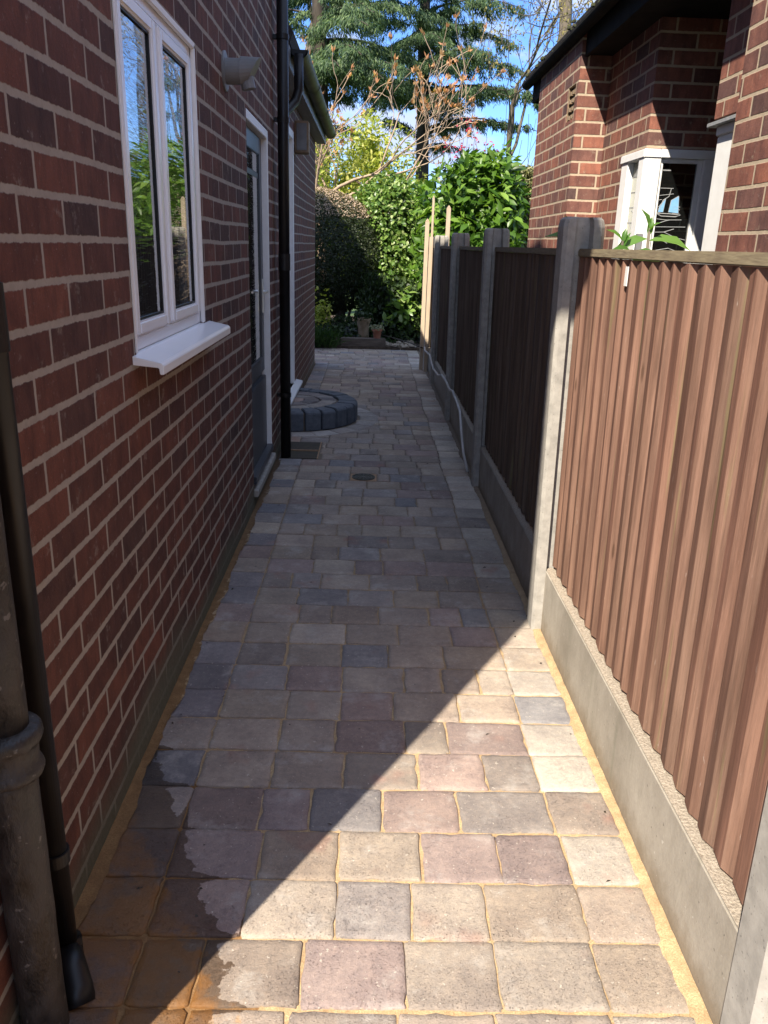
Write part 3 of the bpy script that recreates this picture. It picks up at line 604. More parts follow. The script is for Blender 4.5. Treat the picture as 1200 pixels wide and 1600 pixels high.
mb = MB(); mb.box(XE + .018, XE + .1, 7.093, 7.099, 2.08, 2.28); mb.build('cover', 'vent_grey', lb, bevel=.002)
childfix(hl)

# ------------------------------------------------------------------ round step by the rear door
st = thing('door_step', 'half round raised step edged with blue-grey blocks below the rear door', 'step', (SX, SY, 0))
def arc_pts(r, a0, a1, n): return [(SX + r * math.cos(a0 + (a1 - a0) * i / n), SY + r * math.sin(a0 + (a1 - a0) * i / n)) for i in range(n + 1)]
mb = MB(); mb.prism(arc_pts(.515, R(-90), R(90), 24), 'z', -.02, .130); mb.build('bedding', 'sand', st)
rr = random.Random(3); NB = 12
for i in range(NB):
    a0 = R(-88) + R(176) * i / NB + .006; a1 = R(-88) + R(176) * (i + 1) / NB - .006
    if 1 <= i <= 3: a0 += .018
    o_ = .552 + rr.uniform(-.004, .004); zt = .152 + rr.uniform(-.003, .003); z1_ = zt - .018
    mb = MB(); inner = .40; vs = []
    for r_, z_ in ((inner, 0.0), (o_, 0.0), (o_, z1_), (o_ - .022, zt), (inner, zt)):
        for a in (a0, (a0 + a1) / 2, a1): vs.append((SX + r_ * math.cos(a), SY + r_ * math.sin(a), z_))
    fs = []
    for k in range(5):
        k2 = (k + 1) % 5
        for q in range(2): fs.append((k * 3 + q, k * 3 + q + 1, k2 * 3 + q + 1, k2 * 3 + q))
    fs += [(0, 3, 6, 9, 12), (2, 14, 11, 8, 5)]
    mb.add(vs, fs); mb.build('edge_block', 'blue_block', st, bevel=.005)
for (ra, rb, n_) in ((.12, .245, 4), (.255, .39, 6)):
    for i in range(n_):
        a0 = R(-88 + 176 * i / n_); a1 = R(-88 + 176 * (i + 1) / n_)
        paver([(SX + ra * math.cos(a0), SY + ra * math.sin(a0)), (SX + rb * math.cos(a0), SY + rb * math.sin(a0)), (SX + rb * math.cos(a1), SY + rb * math.sin(a1)), (SX + ra * math.cos(a1), SY + ra * math.sin(a1))], .146, rnd.choice([(.22, .20, .18), (.27, .24, .21), (.19, .17, .165)]), .002, .006)
paver([(SX, SY - .11), (SX + .11, SY - .06), (SX + .11, SY + .06), (SX, SY + .11)], .146)
paver_mesh('tread', st)
childfix(st)

# pit and drain cover ------------------------------------------------
pit = thing('inspection_pit', 'open rectangular inspection pit in the paving beside the black downpipe', 'drain pit', (-.44, 5.40, 0))
mb = MB(); mb.box(-.592, -.33, 5.158, 5.632, -.004, -.0015); mb.build('pit_floor', 'pit_dark', pit)
mb = MB(); mb.box(-.555, -.338, 5.168, 5.36, -.001, .002); mb.build('cover_slab', 'pit_dark', pit, bevel=.001)
mb = MB(); mb.box(-.555, -.34, 5.372, 5.384, -.001, .008); mb.box(-.338, -.330, 5.16, 5.63, -.001, .006); mb.build('rim', 'clay_cover', pit, bevel=.001)
mb = MB(); mb.box(-.555, -.342, 5.39, 5.625, -.001, .003); mb.build('sand_fill', 'pit_dark', pit, bevel=.001)
childfix(pit)
dr_ = thing('drain_cover', 'small round black slotted drain cover set in the middle of the path', 'drain cover', (-.02, 4.755, 0))
mb = MB(); mb.box(-.10, .06, 4.68, 4.83, -.004, -.0005); mb.build('surround', 'clay_cover', dr_)
mb = MB()
for ra, rb in ((.064, .072), (.046, .055), (.028, .037), (.0, .018)):
    v, f = lathe([(ra, .0), (ra, .005), (rb, .005), (rb, .0)], -.02, 4.755, 30); mb.add(v, f)
for k in range(6):
    a = k * math.pi / 6; dx, dy = math.cos(a), math.sin(a); mb.add([(-.02 + .066 * dx * s1 - dy * .004 * s2, 4.755 + .066 * dy * s1 + dx * .004 * s2, .0042) for s1, s2 in ((-1, -1), (1, -1), (1, 1), (-1, 1))], [(0, 1, 2, 3)])
mb.build('grate', 'metal_dark', dr_)
mb = MB(); v, f = lathe([(0.001, -.0002), (.070, -.0002)], -.02, 4.755, 30); mb.add(v, f); mb.build('grate_well', 'pit_dark', dr_)
childfix(dr_)

# ------------------------------------------------------------------ fence on the right
fn = thing('panel_fence', 'brown timber panel fence with concrete posts and gravel boards along the right of the path', 'fence', (.7, 3, 0))
POSTS = [-1.0, .945, 2.72, 4.60, 6.50, 8.30, 9.45]
LEAN = -.022
def lean(o):
    for v_ in o.data.vertices: v_.co.x += LEAN * max(0, v_.co.z) / 1.4
for i, y in enumerate(POSTS):
    d = .105; zt = 1.475 if i != 1 else 1.47; x0 = .640; 
    if i == 1: x0 = .650
    x1 = x0 + .135
    mb = MB()
    prof = [(x0 + .012, y), (x1 - .012, y), (x1, y + .012), (x1, y + .034)]
    # H section: flanges and web, slots on the two ends
    sec = [(x0, y + .012), (x0 + .012, y), (x0 + .038, y), (x0 + .045, y + .028), (x1 - .045, y + .028), (x1 - .038, y), (x1 - .012, y), (x1, y + .012), (x1, y + d - .012), (x1 - .012, y + d), (x1 - .038, y + d), (x1 - .045, y + d - .028), (x0 + .045, y + d - .028), (x0 + .038, y + d), (x0 + .012, y + d), (x0, y + d - .012)]
    n = len(sec); zc = [(-.1, 1), (zt - .03, 1), (zt - .008, .93), (zt, .80)]; cx = (x0 + x1) / 2; cy = y + d / 2
    vs = [(cx + (a - cx) * s_, cy + (b - cy) * s_, z_) for z_, s_ in zc for a, b in sec]; fs = []
    for k in range(3):
        for q in range(n): fs.append((k * n + q, k * n + (q + 1) % n, (k + 1) * n + (q + 1) % n, (k + 1) * n + q))
    fs.append(tuple(range(3 * n, 4 * n))); mb.add(vs, fs); o = mb.build('post', 'concrete', fn); lean(o)
rb_ = random.Random(11)
for i in range(len(POSTS) - 1):
    ya = POSTS[i] + .083; yb = POSTS[i + 1] + .022
    mb = MB(); h = .245; mb.box(.676, .722, ya, yb, -.06, h); o = mb.build('gravel_board', 'gravel_board', fn, bevel=.004); lean(o)
    mb = MB(); V = []; 
    nn = int((yb - ya) / .012); 
    for j in range(nn + 1):
        y = ya + (yb - ya) * j / nn
        for t in range(4): V.append((.679 + .013 * t, y, h + .001 + rb_.uniform(0, .0025) * (1 if 0 < t < 3 else .3)))
    mb.add(V, [(j * 4 + t, j * 4 + t + 1, j * 4 + t + 5, j * 4 + t + 4) for j in range(nn) for t in range(3)])
    o = mb.build('pebble_edge', 'pebbled', o); lean(o)
    # boards: wedge section, thick edge towards the viewer
    mb = MB(); y = ya; XF = .700; top = 1.352
    while y < yb - .02:
        p = .0795 + rb_.choice([-.012, -.006, 0, .006, .012]) + rb_.uniform(-.003, .003); dx = rb_.uniform(-.0015, .0015); dz = rb_.uniform(-.006, .004); e = min(y + p - .0012, yb)
        sec = [(XF + .0145 + dx, y), (XF + .0028 + dx, y + .027), (XF + dx, y + .034), (XF + .0004 + dx, y + .040), (XF + .0062 + dx, e), (XF + .026, e), (XF + .026, y)]
        n = len(sec); zb_ = h + .012 + dz; lv = [zb_, .6, .95, top]; vs = []
        for z_ in lv:
            wv = rb_.uniform(-.001, .001) if z_ not in (zb_, top) else 0
            vs += [(a, b + wv, z_) for a, b in sec]
        fs = [tuple(range(n))[::-1], tuple(range(3 * n, 4 * n))]
        for k in range(3):
            for q in range(n): fs.append((k * n + q, k * n + (q + 1) % n, (k + 1) * n + (q + 1) % n, (k + 1) * n + q))
        mb.add(vs, fs); y += p
    pn = mb.build('panel', 'fence_wood' if i < 2 else 'fence_wood_shaded', fn); lean(pn)
    mb = MB(); mb.box(.6975, .748, ya, yb, 1.353, 1.378); o = mb.build('capping', 'cap_wood', pn, bevel=.003); lean(o)
    for q in ((.30, .34), (1.28, 1.32)): mb = MB(); mb.box(.7265, .75, ya, yb, *q); o = mb.build('rail', 'cap_wood', pn); lean(o)
childfix(fn)
mb = MB(); mb.box(.681, .683, 2.205, 2.228, 1.285, 1.335)
o = mb.build('label_tag', 'white_paint'); tag(o, 'small white paper tag stapled under the capping of the sunlit fence panel', 'tag')
for (x, y, z, w_, top, lab) in ((.600, 9.35, 0, .022, 1.66, 'short pale timber stake at the path side of the far end of the fence'), (.655, 9.32, 0, .012, 1.90, 'thin tall pale timber stake between the other two at the fence end'), (.82, 9.25, 0, .022, 1.80, 'pale square timber stake behind the far end of the fence')):
    mb = MB(); mb.box(x - w_, x + w_, y - w_, y + w_, z, top - .03); mb.prism([(x - w_, top - .03), (x + w_, top - .03), (x, top)], 'y', y - w_, y + w_); o = mb.build('timber_stake', 'pale_wood', bevel=.002)
    tag(o, lab, 'stake', 'timber stakes at the fence end')
mb = MB(); mb.tube([(.69, 9.8, .26), (.64, 9.4, .27), (.608, 8.9, .28), (.612, 8.2, .32), (.606, 7.6, .27), (.612, 7.1, .285), (.608, 6.7, .35), (.606, 6.3, .365), (.612, 6.0, .345), (.606, 5.75, .38), (.610, 5.5, .36), (.612, 5.25, .33), (.608, 5.05, .22), (.615, 4.95, .12), (.64, 4.88, .02)], .009, 8)
tag(mb.build('cable', 'cable_grey', smooth=True), 'pale grey cable hanging in waves along the foot of the far fence panels', 'cable')
mb = MB(); mb.tube([(.60, 9.2, .27), (.50, 10.3, .20), (.30, 11.3, .15), (.05, 11.9, .14)], .008, 8)
tag(mb.build('hose', 'dark_bark', smooth=True), 'dark thin hose trailing from the fence end into the flower bed', 'hose')
mb = MB(); mb.box(.622, .664, 9.20, 9.24, 0, 1.47); tag(mb.build('timber_post', 'pale_wood', bevel=.003), 'pale square timber post fixed to the sunlit end of the fence', 'post')
mb = MB(); mb.box(1.07, 1.095, 3.4, 3.42, 0, 1.445); tag(mb.build('garden_stake', 'vent_grey', bevel=.002), 'short grey metal stake just behind the fence beside the concrete post', 'stake')

# ------------------------------------------------------------------ house on the right
hr = thing('brick_house', 'sunlit orange-red brick house behind the fence with black eaves and a boat window', 'house', (1.43, 4, 0))
XR_, XA, XEE = 1.43, 1.24, 1.31
ZT = 2.50
# pier (far), its near face and the set-back wall with the corner window
wall_cells('x', XA, XA + .5, 5.45, 6.72, 0, ZT + .15, [(5.52, 5.72, 2.16, 2.36)]).build('chimney_pier', 'brick_right', hr)
mb = MB(); mb.box(XA + .02, XA + .06, 5.52, 5.72, 2.16, 2.36)
ab = mb.build('air_brick', 'pit_dark', hr)
mb = MB()
for j in range(4):
    for q in range(3): mb.box(XA + .004, XA + .018, 5.53 + q * .064, 5.53 + q * .064 + .046, 2.17 + j * .047, 2.17 + j * .047 + .022)
mb.box(XA + .002, XA + .016, 5.521, 5.53, 2.161, 2.359); mb.box(XA + .002, XA + .016, 5.71, 5.719, 2.161, 2.359); mb.build('grille', 'weathered_clay', ab)
WT = 1.895
YC = 4.57
wall_cells('x', XR_, XR_ + .25, YC, 5.449, 0, ZT + .3, [(YC, 4.98, .85, WT)]).build('side_wall', 'brick_right', hr)
wall_cells('y', YC, YC + .25, XR_ + .251, 2.6, 0, ZT + .3, [(XR_ + .251, 1.80, .85, WT)]).build('recess_wall', 'brick_right', hr)
# corner window: posts, head, panes, leaded boat
cw = MB(); HB_ = WT - .045
cw.box(XR_ - .004, XR_ + .07, 4.855, 4.975, .85, HB_)            # far post
cw.box(XR_ - .006, XR_ + .085, YC - .006, YC + .085, .85, HB_)   # corner post
cw.box(XR_ - .012, XR_ + .08, YC - .012, 4.98, HB_, WT - .002); cw.box(XR_ + .08, 1.80, YC - .012, YC + .08, HB_, WT - .002)
cw.box(1.745, 1.80, YC - .004, YC + .07, .85, HB_); cw.box(XR_ + .085, 1.745, YC - .0, YC + .06, .85, .95)
cwo = cw.build('window', 'white_paint', hr, bevel=.004)
cw = MB(); x0, x1, z0, z1 = XR_ + .086, 1.744, .951, HB_ - .001
for q in ((x0, x0 + .018, z0, z1), (x1 - .022, x1, z0, z1), (x0 + .018, x1 - .022, z1 - .02, z1)): cw.box(q[0], q[1], YC + .012, YC + .05, q[2], q[3])
cw.build('casement', 'white_paint', cwo, bevel=.003)
p = MB(); p.box(x0 + .01, x1 - .01, YC + .030, YC + .036, z0, z1 - .01); p.build('pane', 'dark_glass', cwo)
p = MB(); p.box(XR_ + .030, XR_ + .036, YC + .09, 4.85, .86, HB_ - .005); p.build('leaded_pane', 'pale_glass', cwo)
ldm = MB(); yg = YC + .029
def gx_(a): return 1.519 + (a - 1.519) * 1.75
def came(mb, pts, r=.0020):
    mb.tube([(gx_(a), yg - .001, b) for a, b in pts], r, 6)
came(ldm, [(1.519, 1.793), (1.556, 1.793)], .004); came(ldm, [(1.519, 1.705), (1.572, 1.705)])
came(ldm, [(1.566, 1.705), (1.562, 1.665), (1.545, 1.645), (1.538, 1.60)]); came(ldm, [(1.519, 1.665), (1.55, 1.672), (1.575, 1.678)]); came(ldm, [(1.519, 1.640), (1.54, 1.648)])
for zz in (1.612, 1.598, 1.58): came(ldm, [(1.519, zz), (1.541, zz + .001)]); came(ldm, [(1.578, zz), (1.600, zz + .001)]) 
came(ldm, [(1.528, 1.578), (1.545, 1.564), (1.59, 1.563), (1.604, 1.572), (1.57, 1.577), (1.528, 1.578)], .003)
came(ldm, [(1.519, 1.552), (1.56, 1.545), (1.61, 1.548)]); came(ldm, [(1.519, 1.515), (1.56, 1.540), (1.575, 1.546)]); came(ldm, [(1.519, 1.508), (1.625, 1.512)])
came(ldm, [(1.519, 1.480), (1.56, 1.483), (1.60, 1.455), (1.63, 1.445)]); came(ldm, [(1.519, 1.455), (1.55, 1.45), (1.575, 1.425)]); came(ldm, [(1.56, 1.483), (1.59, 1.50)]); came(ldm, [(1.572, 1.452), (1.585, 1.464)])
came(ldm, [(1.519, 1.38), (1.58, 1.40), (1.635, 1.37)]); came(ldm, [(1.519, 1.30), (1.58, 1.33), (1.635, 1.29)])
for sp in ([(1.553, 1.655), (1.549, 1.585), (1.533, 1.585), (1.536, 1.615)], [(1.592, 1.668), (1.597, 1.582), (1.566, 1.586), (1.570, 1.645)]):
    s = MB(); s.prism([(gx_(a), b) for a, b in sp], 'y', YC + .0265, YC + .0295); s.build('sail', 'sail_glass', cwo); came(ldm, sp + [sp[0]], .0018)
ldm.build('lead_lines', 'lead', cwo)
ld2 = MB(); xg = XR_ + .029
for zz in (1.45, 1.53, 1.61, 1.69, 1.77): ld2.tube([(xg, YC + .09, zz), (xg, 4.85, zz + .004)], .0024, 6)
ld2.tube([(xg, 4.75, .9), (xg, 4.75, 1.84)], .0024, 6); ld2.tube([(xg, 4.69, 1.5), (xg, 4.74, 1.58), (xg, 4.80, 1.6)], .0024, 6); ld2.tube([(xg, 4.68, 1.42), (xg, 4.76, 1.50), (xg, 4.84, 1.56)], .0024, 6); ld2.build('lead_lines', 'lead', cwo)
# near part of the wall: projecting pier and the lintel part with white post
wall_cells('x', XEE, XEE + .35, -4.0, 3.19, 0, ZT + .6, []).build('near_wall', 'brick_right', hr)
wall_cells('x', XR_, XR_ + .23, 3.191, 3.70, WT + .02, ZT + .3, []).build('lintel_wall', 'brick_right', hr)
mb = MB(); mb.prism([(XR_ - .022, WT - .012), (XR_ - .022, WT + .004), (XR_ + .1, WT + .019), (XR_ + .22, WT + .019), (XR_ + .22, WT - .012)], 'y', 3.195, 3.715); mb.build('flashing', 'lead', hr, bevel=.002)
mb = MB(); mb.box(XR_ + .012, XR_ + .10, 3.50, 3.665, 0, WT - .05); mb.box(XR_ + .002, XR_ + .12, 3.196, 3.665, WT - .05, WT - .0125); mb.box(XR_ + .02, XR_ + .09, 3.196, 3.5, .05, .12)
dw = mb.build('porch_frame', 'white_paint', hr, bevel=.004)
mb = MB(); mb.box(XR_ + .05, XR_ + .06, 3.196, 3.499, .12, WT - .052); mb.build('pane', 'dark_glass', dw)
mb = MB(); mb.box(2.6, 2.8, 3.2, 5.0, 0, ZT + .3); mb.build('recess_back', 'brick_right', hr)
mb = MB(); mb.box(XEE + .36, 2.6, 2.9, 3.18, 0, ZT + .3); mb.build('recess_side', 'brick_right', hr)
mb = MB(); mb.box(1.75, 6.5, 6.5, 6.72, 0, ZT + .35); mb.build('rear_wall', 'brick_right', hr)
# roof
mb = MB(); mb.prism([(1.215, 2.655), (1.205, 2.69), (4.3, 5.35), (4.3, 5.25)], 'y', -4.3, 7.22); mb.prism([(4.301, 5.35), (7.3, 2.69), (7.3, 2.60), (4.301, 5.25)], 'y', -4.3, 7.22)
r2 = mb.build('roof', 'roof_tile', hr)
mb = MB(); mb.box(1.262, 1.285, -4.2, 7.12, 2.49, 2.64); mb.box(1.285, 1.9, -4.2, 7.10, 2.50, 2.52); mb.build('fascia', 'fascia_black', r2, bevel=.002)
gt = MB(); gx, gz, gr = 1.218, 2.635, .042; n = 10
prof = [(gx + gr * math.cos(math.pi + math.pi * k / n), gz + gr * math.sin(math.pi + math.pi * k / n)) for k in range(n + 1)]; gt.prism(prof + [(gx + gr - .004, gz), (gx + gr - .004, gz - .0)][:1], 'y', -4.2, 7.2)
go = gt.build('gutter', 'fascia_black', r2, bevel=0)
mb = MB(); rm = random.Random(4)
for k in range(60):
    y = rm.uniform(2.5, 7.18); r = rm.uniform(.006, .02); c = Vector((1.195 + rm.uniform(-.014, .03), y, 2.672 + rm.uniform(-.01, .02)))
    vs = [c + Vector((math.cos(a) * math.cos(e) * r * rm.uniform(.7, 1.2), math.sin(a) * math.cos(e) * r * 1.5, math.sin(e) * r * rm.uniform(.6, 1.1))) for e in (-.6, .5) for a in [k2 * math.pi / 3 for k2 in range(6)]] + [c + Vector((0, 0, r))]
    mb.add(vs, [(i, (i + 1) % 6, 6 + (i + 1) % 6, 6 + i) for i in range(6)] + [(6 + i, 6 + (i + 1) % 6, 12) for i in range(6)])
tag(mb.build('moss', 'moss', r2, smooth=True), kind='stuff')
mb = MB(); mb.prism([(1.262, 2.49), (1.262, 2.66), (4.3, 5.27), (7.2, 2.66), (7.2, 2.49)], 'y', 7.121, 7.15); mb.build('barge_board', 'fascia_black', r2)
childfix(hr)

# ------------------------------------------------------------------ end of the path
for (xa, xb, lab) in ((-1.5, -.42, 'left weathered railway sleeper edging the bed, partly behind the grass tuft'), (-.415, .215, 'right weathered railway sleeper edging the bed in front of the flowerpots')):
    mb = MB(); mb.box(xa, xb, 11.155, 11.36, -.03, .135); tag(mb.build('sleeper', 'sleeper_wood', bevel=.012), lab, 'sleeper', 'railway sleepers edging the bed')
rr = random.Random(9)
mb = MB()
for k in range(70):
    c = Vector((rr.uniform(.22, .62), rr.uniform(11.16, 11.6), rr.uniform(.0, .07))); r = rr.uniform(.015, .05)
    vs = [c + Vector((math.cos(a) * math.cos(e) * r * rr.uniform(.7, 1.3), math.sin(a) * math.cos(e) * r * rr.uniform(.7, 1.3), math.sin(e) * r * .7)) for e in (-.5, .4) for a in [k2 * math.pi / 3 for k2 in range(6)]] + [c + Vector((0, 0, r * .7))]
    mb.add(vs, [(i, (i + 1) % 6, 6 + (i + 1) % 6, 6 + i) for i in range(6)] + [(6 + i, 6 + (i + 1) % 6, 12) for i in range(6)])
tag(mb.build('rubble', 'rubble_stone'), 'heap of broken stones and rubble between the sleeper and the fence end', 'rubble', kind='stuff')
rng = np.random.default_rng(77); n = 130
P = np.stack([np.where(rng.random(n) < .5, -.57 + np.abs(rng.normal(size=n)) * .07, .645 - np.abs(rng.normal(size=n)) * .06), rng.uniform(.9, 10.8, n), rng.uniform(.002, .006, n)], 1)
P[:40, 0] = rng.uniform(-.5, .6, 40); D = rng.normal(size=(n, 3)) * np.array([1, 1, .15]); N = rng.normal(size=(n, 3)) * .35 + np.array([0, 0, 1])
tag(leaves('litter', P, D, N, rng.uniform(.006, .019, n), rng.uniform(.004, .009, n), 'pit_dark', None, False, .1, .3), 'tiny dark crumbs and dry leaf bits lying on the paving', 'litter', kind='stuff')
# pots
pt = thing('planter', 'tall weathered clay chimney pot planter standing on the right sleeper', 'planter', (-.10, 11.5, .03))
v, f = lathe([(.075, .03), (.085, .05), (.082, .12), (.075, .20), (.085, .30), (.105, .36), (.108, .385), (.090, .385), (.085, .34), (.001, .34)], -.10, 11.5); mb = MB(); mb.add(v, f); mb.build('pot', 'weathered_clay', pt, smooth=True)
rng = np.random.default_rng(21); bush('plant', pt, 'dark_leaf', rng, (-.10, 11.5, .43), (.13, .13, .09), 160, .07, .035, True); childfix(pt)
pt = thing('flowerpot', 'small terracotta flowerpot with a pale succulent at the end of the right sleeper', 'flowerpot', (.095, 11.27, .137))
v, f = lathe([(.045, .137), (.062, .235), (.072, .235), (.074, .265), (.064, .265), (.060, .245), (.001, .243)], .095, 11.27); mb = MB(); mb.add(v, f); mb.build('pot', 'terracotta', pt, smooth=True)
bush('plant', pt, 'succulent_leaf', rng, (.095, 11.27, .275), (.09, .09, .04), 150, .035, .02, True); childfix(pt)

# grass tuft
def blades(name, rng, n, x0, x1, y0, y1, z, h, mat, lab, cat):
    P = np.stack([rng.uniform(x0, x1, n), rng.uniform(y0, y1, n), np.full(n, z)], 1); D = unit(rng.normal(size=(n, 3)) * np.array([.5, .5, .1]) + np.array([0, 0, 1])); N = unit(rng.normal(size=(n, 3)))
    o = leaves(name, P, D, N, rng.uniform(.6, 1.2, n) * h, np.full(n, .008), mat, None, True, .1, .5); return tag(o, lab, cat, kind='stuff')
blades('grass', rng, 900, -1.1, -.45, 11.0, 11.5, .0, .26, 'grass_blade', 'dark green strappy grass spilling over the left sleeper', 'grass')
tag(bush('ground_cover', None, 'dark_leaf', rng, (-.2, 12.0, .05), (1.4, .6, .32), 3600, .06, .035, False, hemi=-.1), 'low dark leaves covering the bed behind the pots', 'ground cover', kind='stuff')

def plant(name, lab, cat, loc, group=None): return thing(name, lab, cat, loc, group)
# clipped dome
rng = np.random.default_rng(31)
t = plant('clipped_shrub', 'clipped round shrub on a bare trunk beside the extension, pinkish on its sunny top', 'shrub', (-.62, 12.6, 0))
mb = MB(); mb.tube([(-.48, 12.5, 0), (-.46, 12.5, .4), (-.55, 12.6, .9), (-.6, 12.7, 1.3)], [.085, .075, .07, .05], 12); mb.build('trunk', 'dark_bark', t, smooth=True)
bush('crown', t, 'topiary_leaf', rng, (-.80, 12.8, 1.20), (1.00, .95, .90), 46000, .032, .019, False, jit=.45, lumps=30, lump=.03, shell=.08)
bush('young_shoots', t, 'pink_shoot', rng, (-.80, 12.8, 1.24), (1.01, .96, .90), 15000, .026, .017, False, jit=.45, lumps=30, lump=.03, shell=.05, hemi=.55)
bush('inner_leaves', t, 'dark_leaf', rng, (-.80, 12.8, 1.18), (.88, .82, .78), 7000, .07, .04, False, jit=.8, lump=.02, shell=.3); childfix(t)
# pale green euonymus
t = plant('evergreen_bush', 'light green glossy bush between the clipped shrub and the fence end', 'bush', (.35, 12.9, 0))
mb = MB(); [mb.tube([(.35 + dx, 12.9, 0), (.35 + dx * 3, 12.9, .8), (.35 + dx * 5, 12.9, 1.6)], [.04, .03, .015], 7) for dx in (-.06, 0, .07)]; mb.build('stems', 'dark_bark', t, smooth=True)
bush('foliage', t, 'euonymus_leaf', rng, (.33, 12.95, 1.40), (.66, .6, .98), 9500, .075, .042, True, jit=.6, lumps=26, lump=.28, shell=.45)
bush('foliage', t, 'euonymus_leaf', rng, (.75, 12.75, .75), (.45, .45, .55), 3000, .08, .045, True, jit=.6, lumps=16, lump=.28, shell=.45)
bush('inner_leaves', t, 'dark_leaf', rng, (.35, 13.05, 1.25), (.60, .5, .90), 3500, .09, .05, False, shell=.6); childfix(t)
# laurel
t = plant('laurel_bush', 'large laurel with long glossy green leaves behind the fence', 'bush', (1.55, 11.6, 0))
mb = MB(); [mb.tube([(1.55 + dx, 11.7, 0), (1.55 + dx * 3, 11.7, .9), (1.55 + dx * 5, 11.7, 2.0)], [.05, .035, .015], 7) for dx in (-.12, -.04, .05, .12)]; mb.build('stems', 'dark_bark', t, smooth=True)
for c, r, n in (((1.30, 11.7, 1.75), (.60, .55, .72), 1500), ((1.70, 11.6, 1.72), (.36, .5, .78), 1300), ((1.0, 11.5, 1.35), (.42, .4, .6), 700), ((1.38, 11.4, 1.3), (.55, .45, .6), 1100), ((1.45, 11.8, 2.22), (.40, .4, .36), 700)):
    bush('foliage', t, 'laurel_leaf', rng, c, r, n, .18, .066, True, jit=.5, up=.5, lumps=14, lump=.3, shell=.5)
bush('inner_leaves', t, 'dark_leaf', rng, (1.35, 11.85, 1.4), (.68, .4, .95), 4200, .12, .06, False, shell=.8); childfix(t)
# golden hedge
t = plant('golden_hedge', 'clipped golden hedge column beside the brick chimney pier', 'hedge', (2.25, 12.2, 0))
n = 34000; P = np.stack([rng.uniform(2.0, 2.9, n), rng.uniform(11.9, 12.8, n), rng.uniform(0, 2.42, n)], 1)
side = rng.integers(0, 3, n); P[side == 0, 1] = 11.9 + rng.random((side == 0).sum()) ** 2 * .15; P[side == 1, 0] = 2.0 + rng.random((side == 1).sum()) ** 2 * .15; P[side == 2, 2] = 2.42 - rng.random((side == 2).sum()) ** 2 * .15
P += rng.normal(size=P.shape) * .02; N = unit(rng.normal(size=P.shape) + np.array([-.3, -.8, .4])); D = unit(np.cross(N, rng.normal(size=P.shape)))
leaves('foliage', P, D, N, rng.uniform(.035, .055, n), rng.uniform(.022, .034, n), 'golden_leaf', t)
mb = MB(); [mb.tube([(2.25 + dx, 12.35, 0), (2.25 + dx * 1.5, 12.35, 2.1)], [.03, .012], 6) for dx in (-.1, .05, .25, .45)]; mb.build('stems', 'dark_bark', t)
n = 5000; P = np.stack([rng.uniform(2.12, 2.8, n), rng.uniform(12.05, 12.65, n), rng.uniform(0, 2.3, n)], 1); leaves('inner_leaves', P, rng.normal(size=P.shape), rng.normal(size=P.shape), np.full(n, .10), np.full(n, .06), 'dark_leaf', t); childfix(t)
# yellow-green shrub
t = plant('yellow_shrub', 'yellow green shrub in sun above the clipped shrub', 'shrub', (-.3, 14.2, 0))
mb = MB(); tips = []
for k in range(6): branchy(rng, mb, (-.3 + rng.uniform(-.3, .3), 14.2, 0), (rng.uniform(-.4, .4), rng.uniform(-.3, .3), 1), 1.2, .03, 2, .5, .3, 3, tips)
mb.build('stems', 'bark', t, smooth=True)
for c, r, n in (((-.45, 14.2, 2.25), (.75, .6, .85), 3600), ((.25, 14.1, 2.15), (.6, .6, .75), 3000), ((-.1, 14.4, 2.85), (.30, .4, .55), 1100), ((.0, 14.2, 1.3), (1.2, .6, .7), 2000)):
    bush('foliage', t, 'yellow_leaf', rng, c, r, n, .095, .035, True, jit=.7, up=.3, lumps=20, lump=.5, shell=.9)
childfix(t)
# small sunny shrub by the corner
t = plant('small_shrub', 'small bright yellow green shrub low down by the corner of the extension', 'shrub', (-.75, 11.8, 0))
bush('foliage', t, 'yellow_leaf', rng, (-.74, 11.75, .40), (.20, .2, .28), 420, .055, .03, True, lump=.5, shell=.9); childfix(t)
t = plant('rosemary_bush', 'upright dark narrow shrub behind the tall clay planter', 'shrub', (.02, 12.0, 0))
n = 1500; P = np.stack([.02 + rng.normal(size=n) * .09, 12.0 + rng.normal(size=n) * .08, rng.uniform(.1, .95, n)], 1); D = unit(rng.normal(size=(n, 3)) * .5 + np.array([0, 0, 1])); leaves('foliage', P, D, rng.normal(size=(n, 3)), np.full(n, .08), np.full(n, .014), 'dark_leaf', t); childfix(t)
t = plant('broadleaf_shrub', 'low shrub with broad grey green leaves beside the rubble and fence end', 'shrub', (.5, 11.9, 0))
bush('foliage', t, 'euonymus_leaf', rng, (.50, 11.85, .48), (.30, .22, .32), 170, .13, .07, True, lump=.3, shell=.7); bush('inner_leaves', t, 'dark_leaf', rng, (.35, 12.1, .5), (.55, .3, .5), 1800, .1, .05, False, shell=.8); childfix(t)
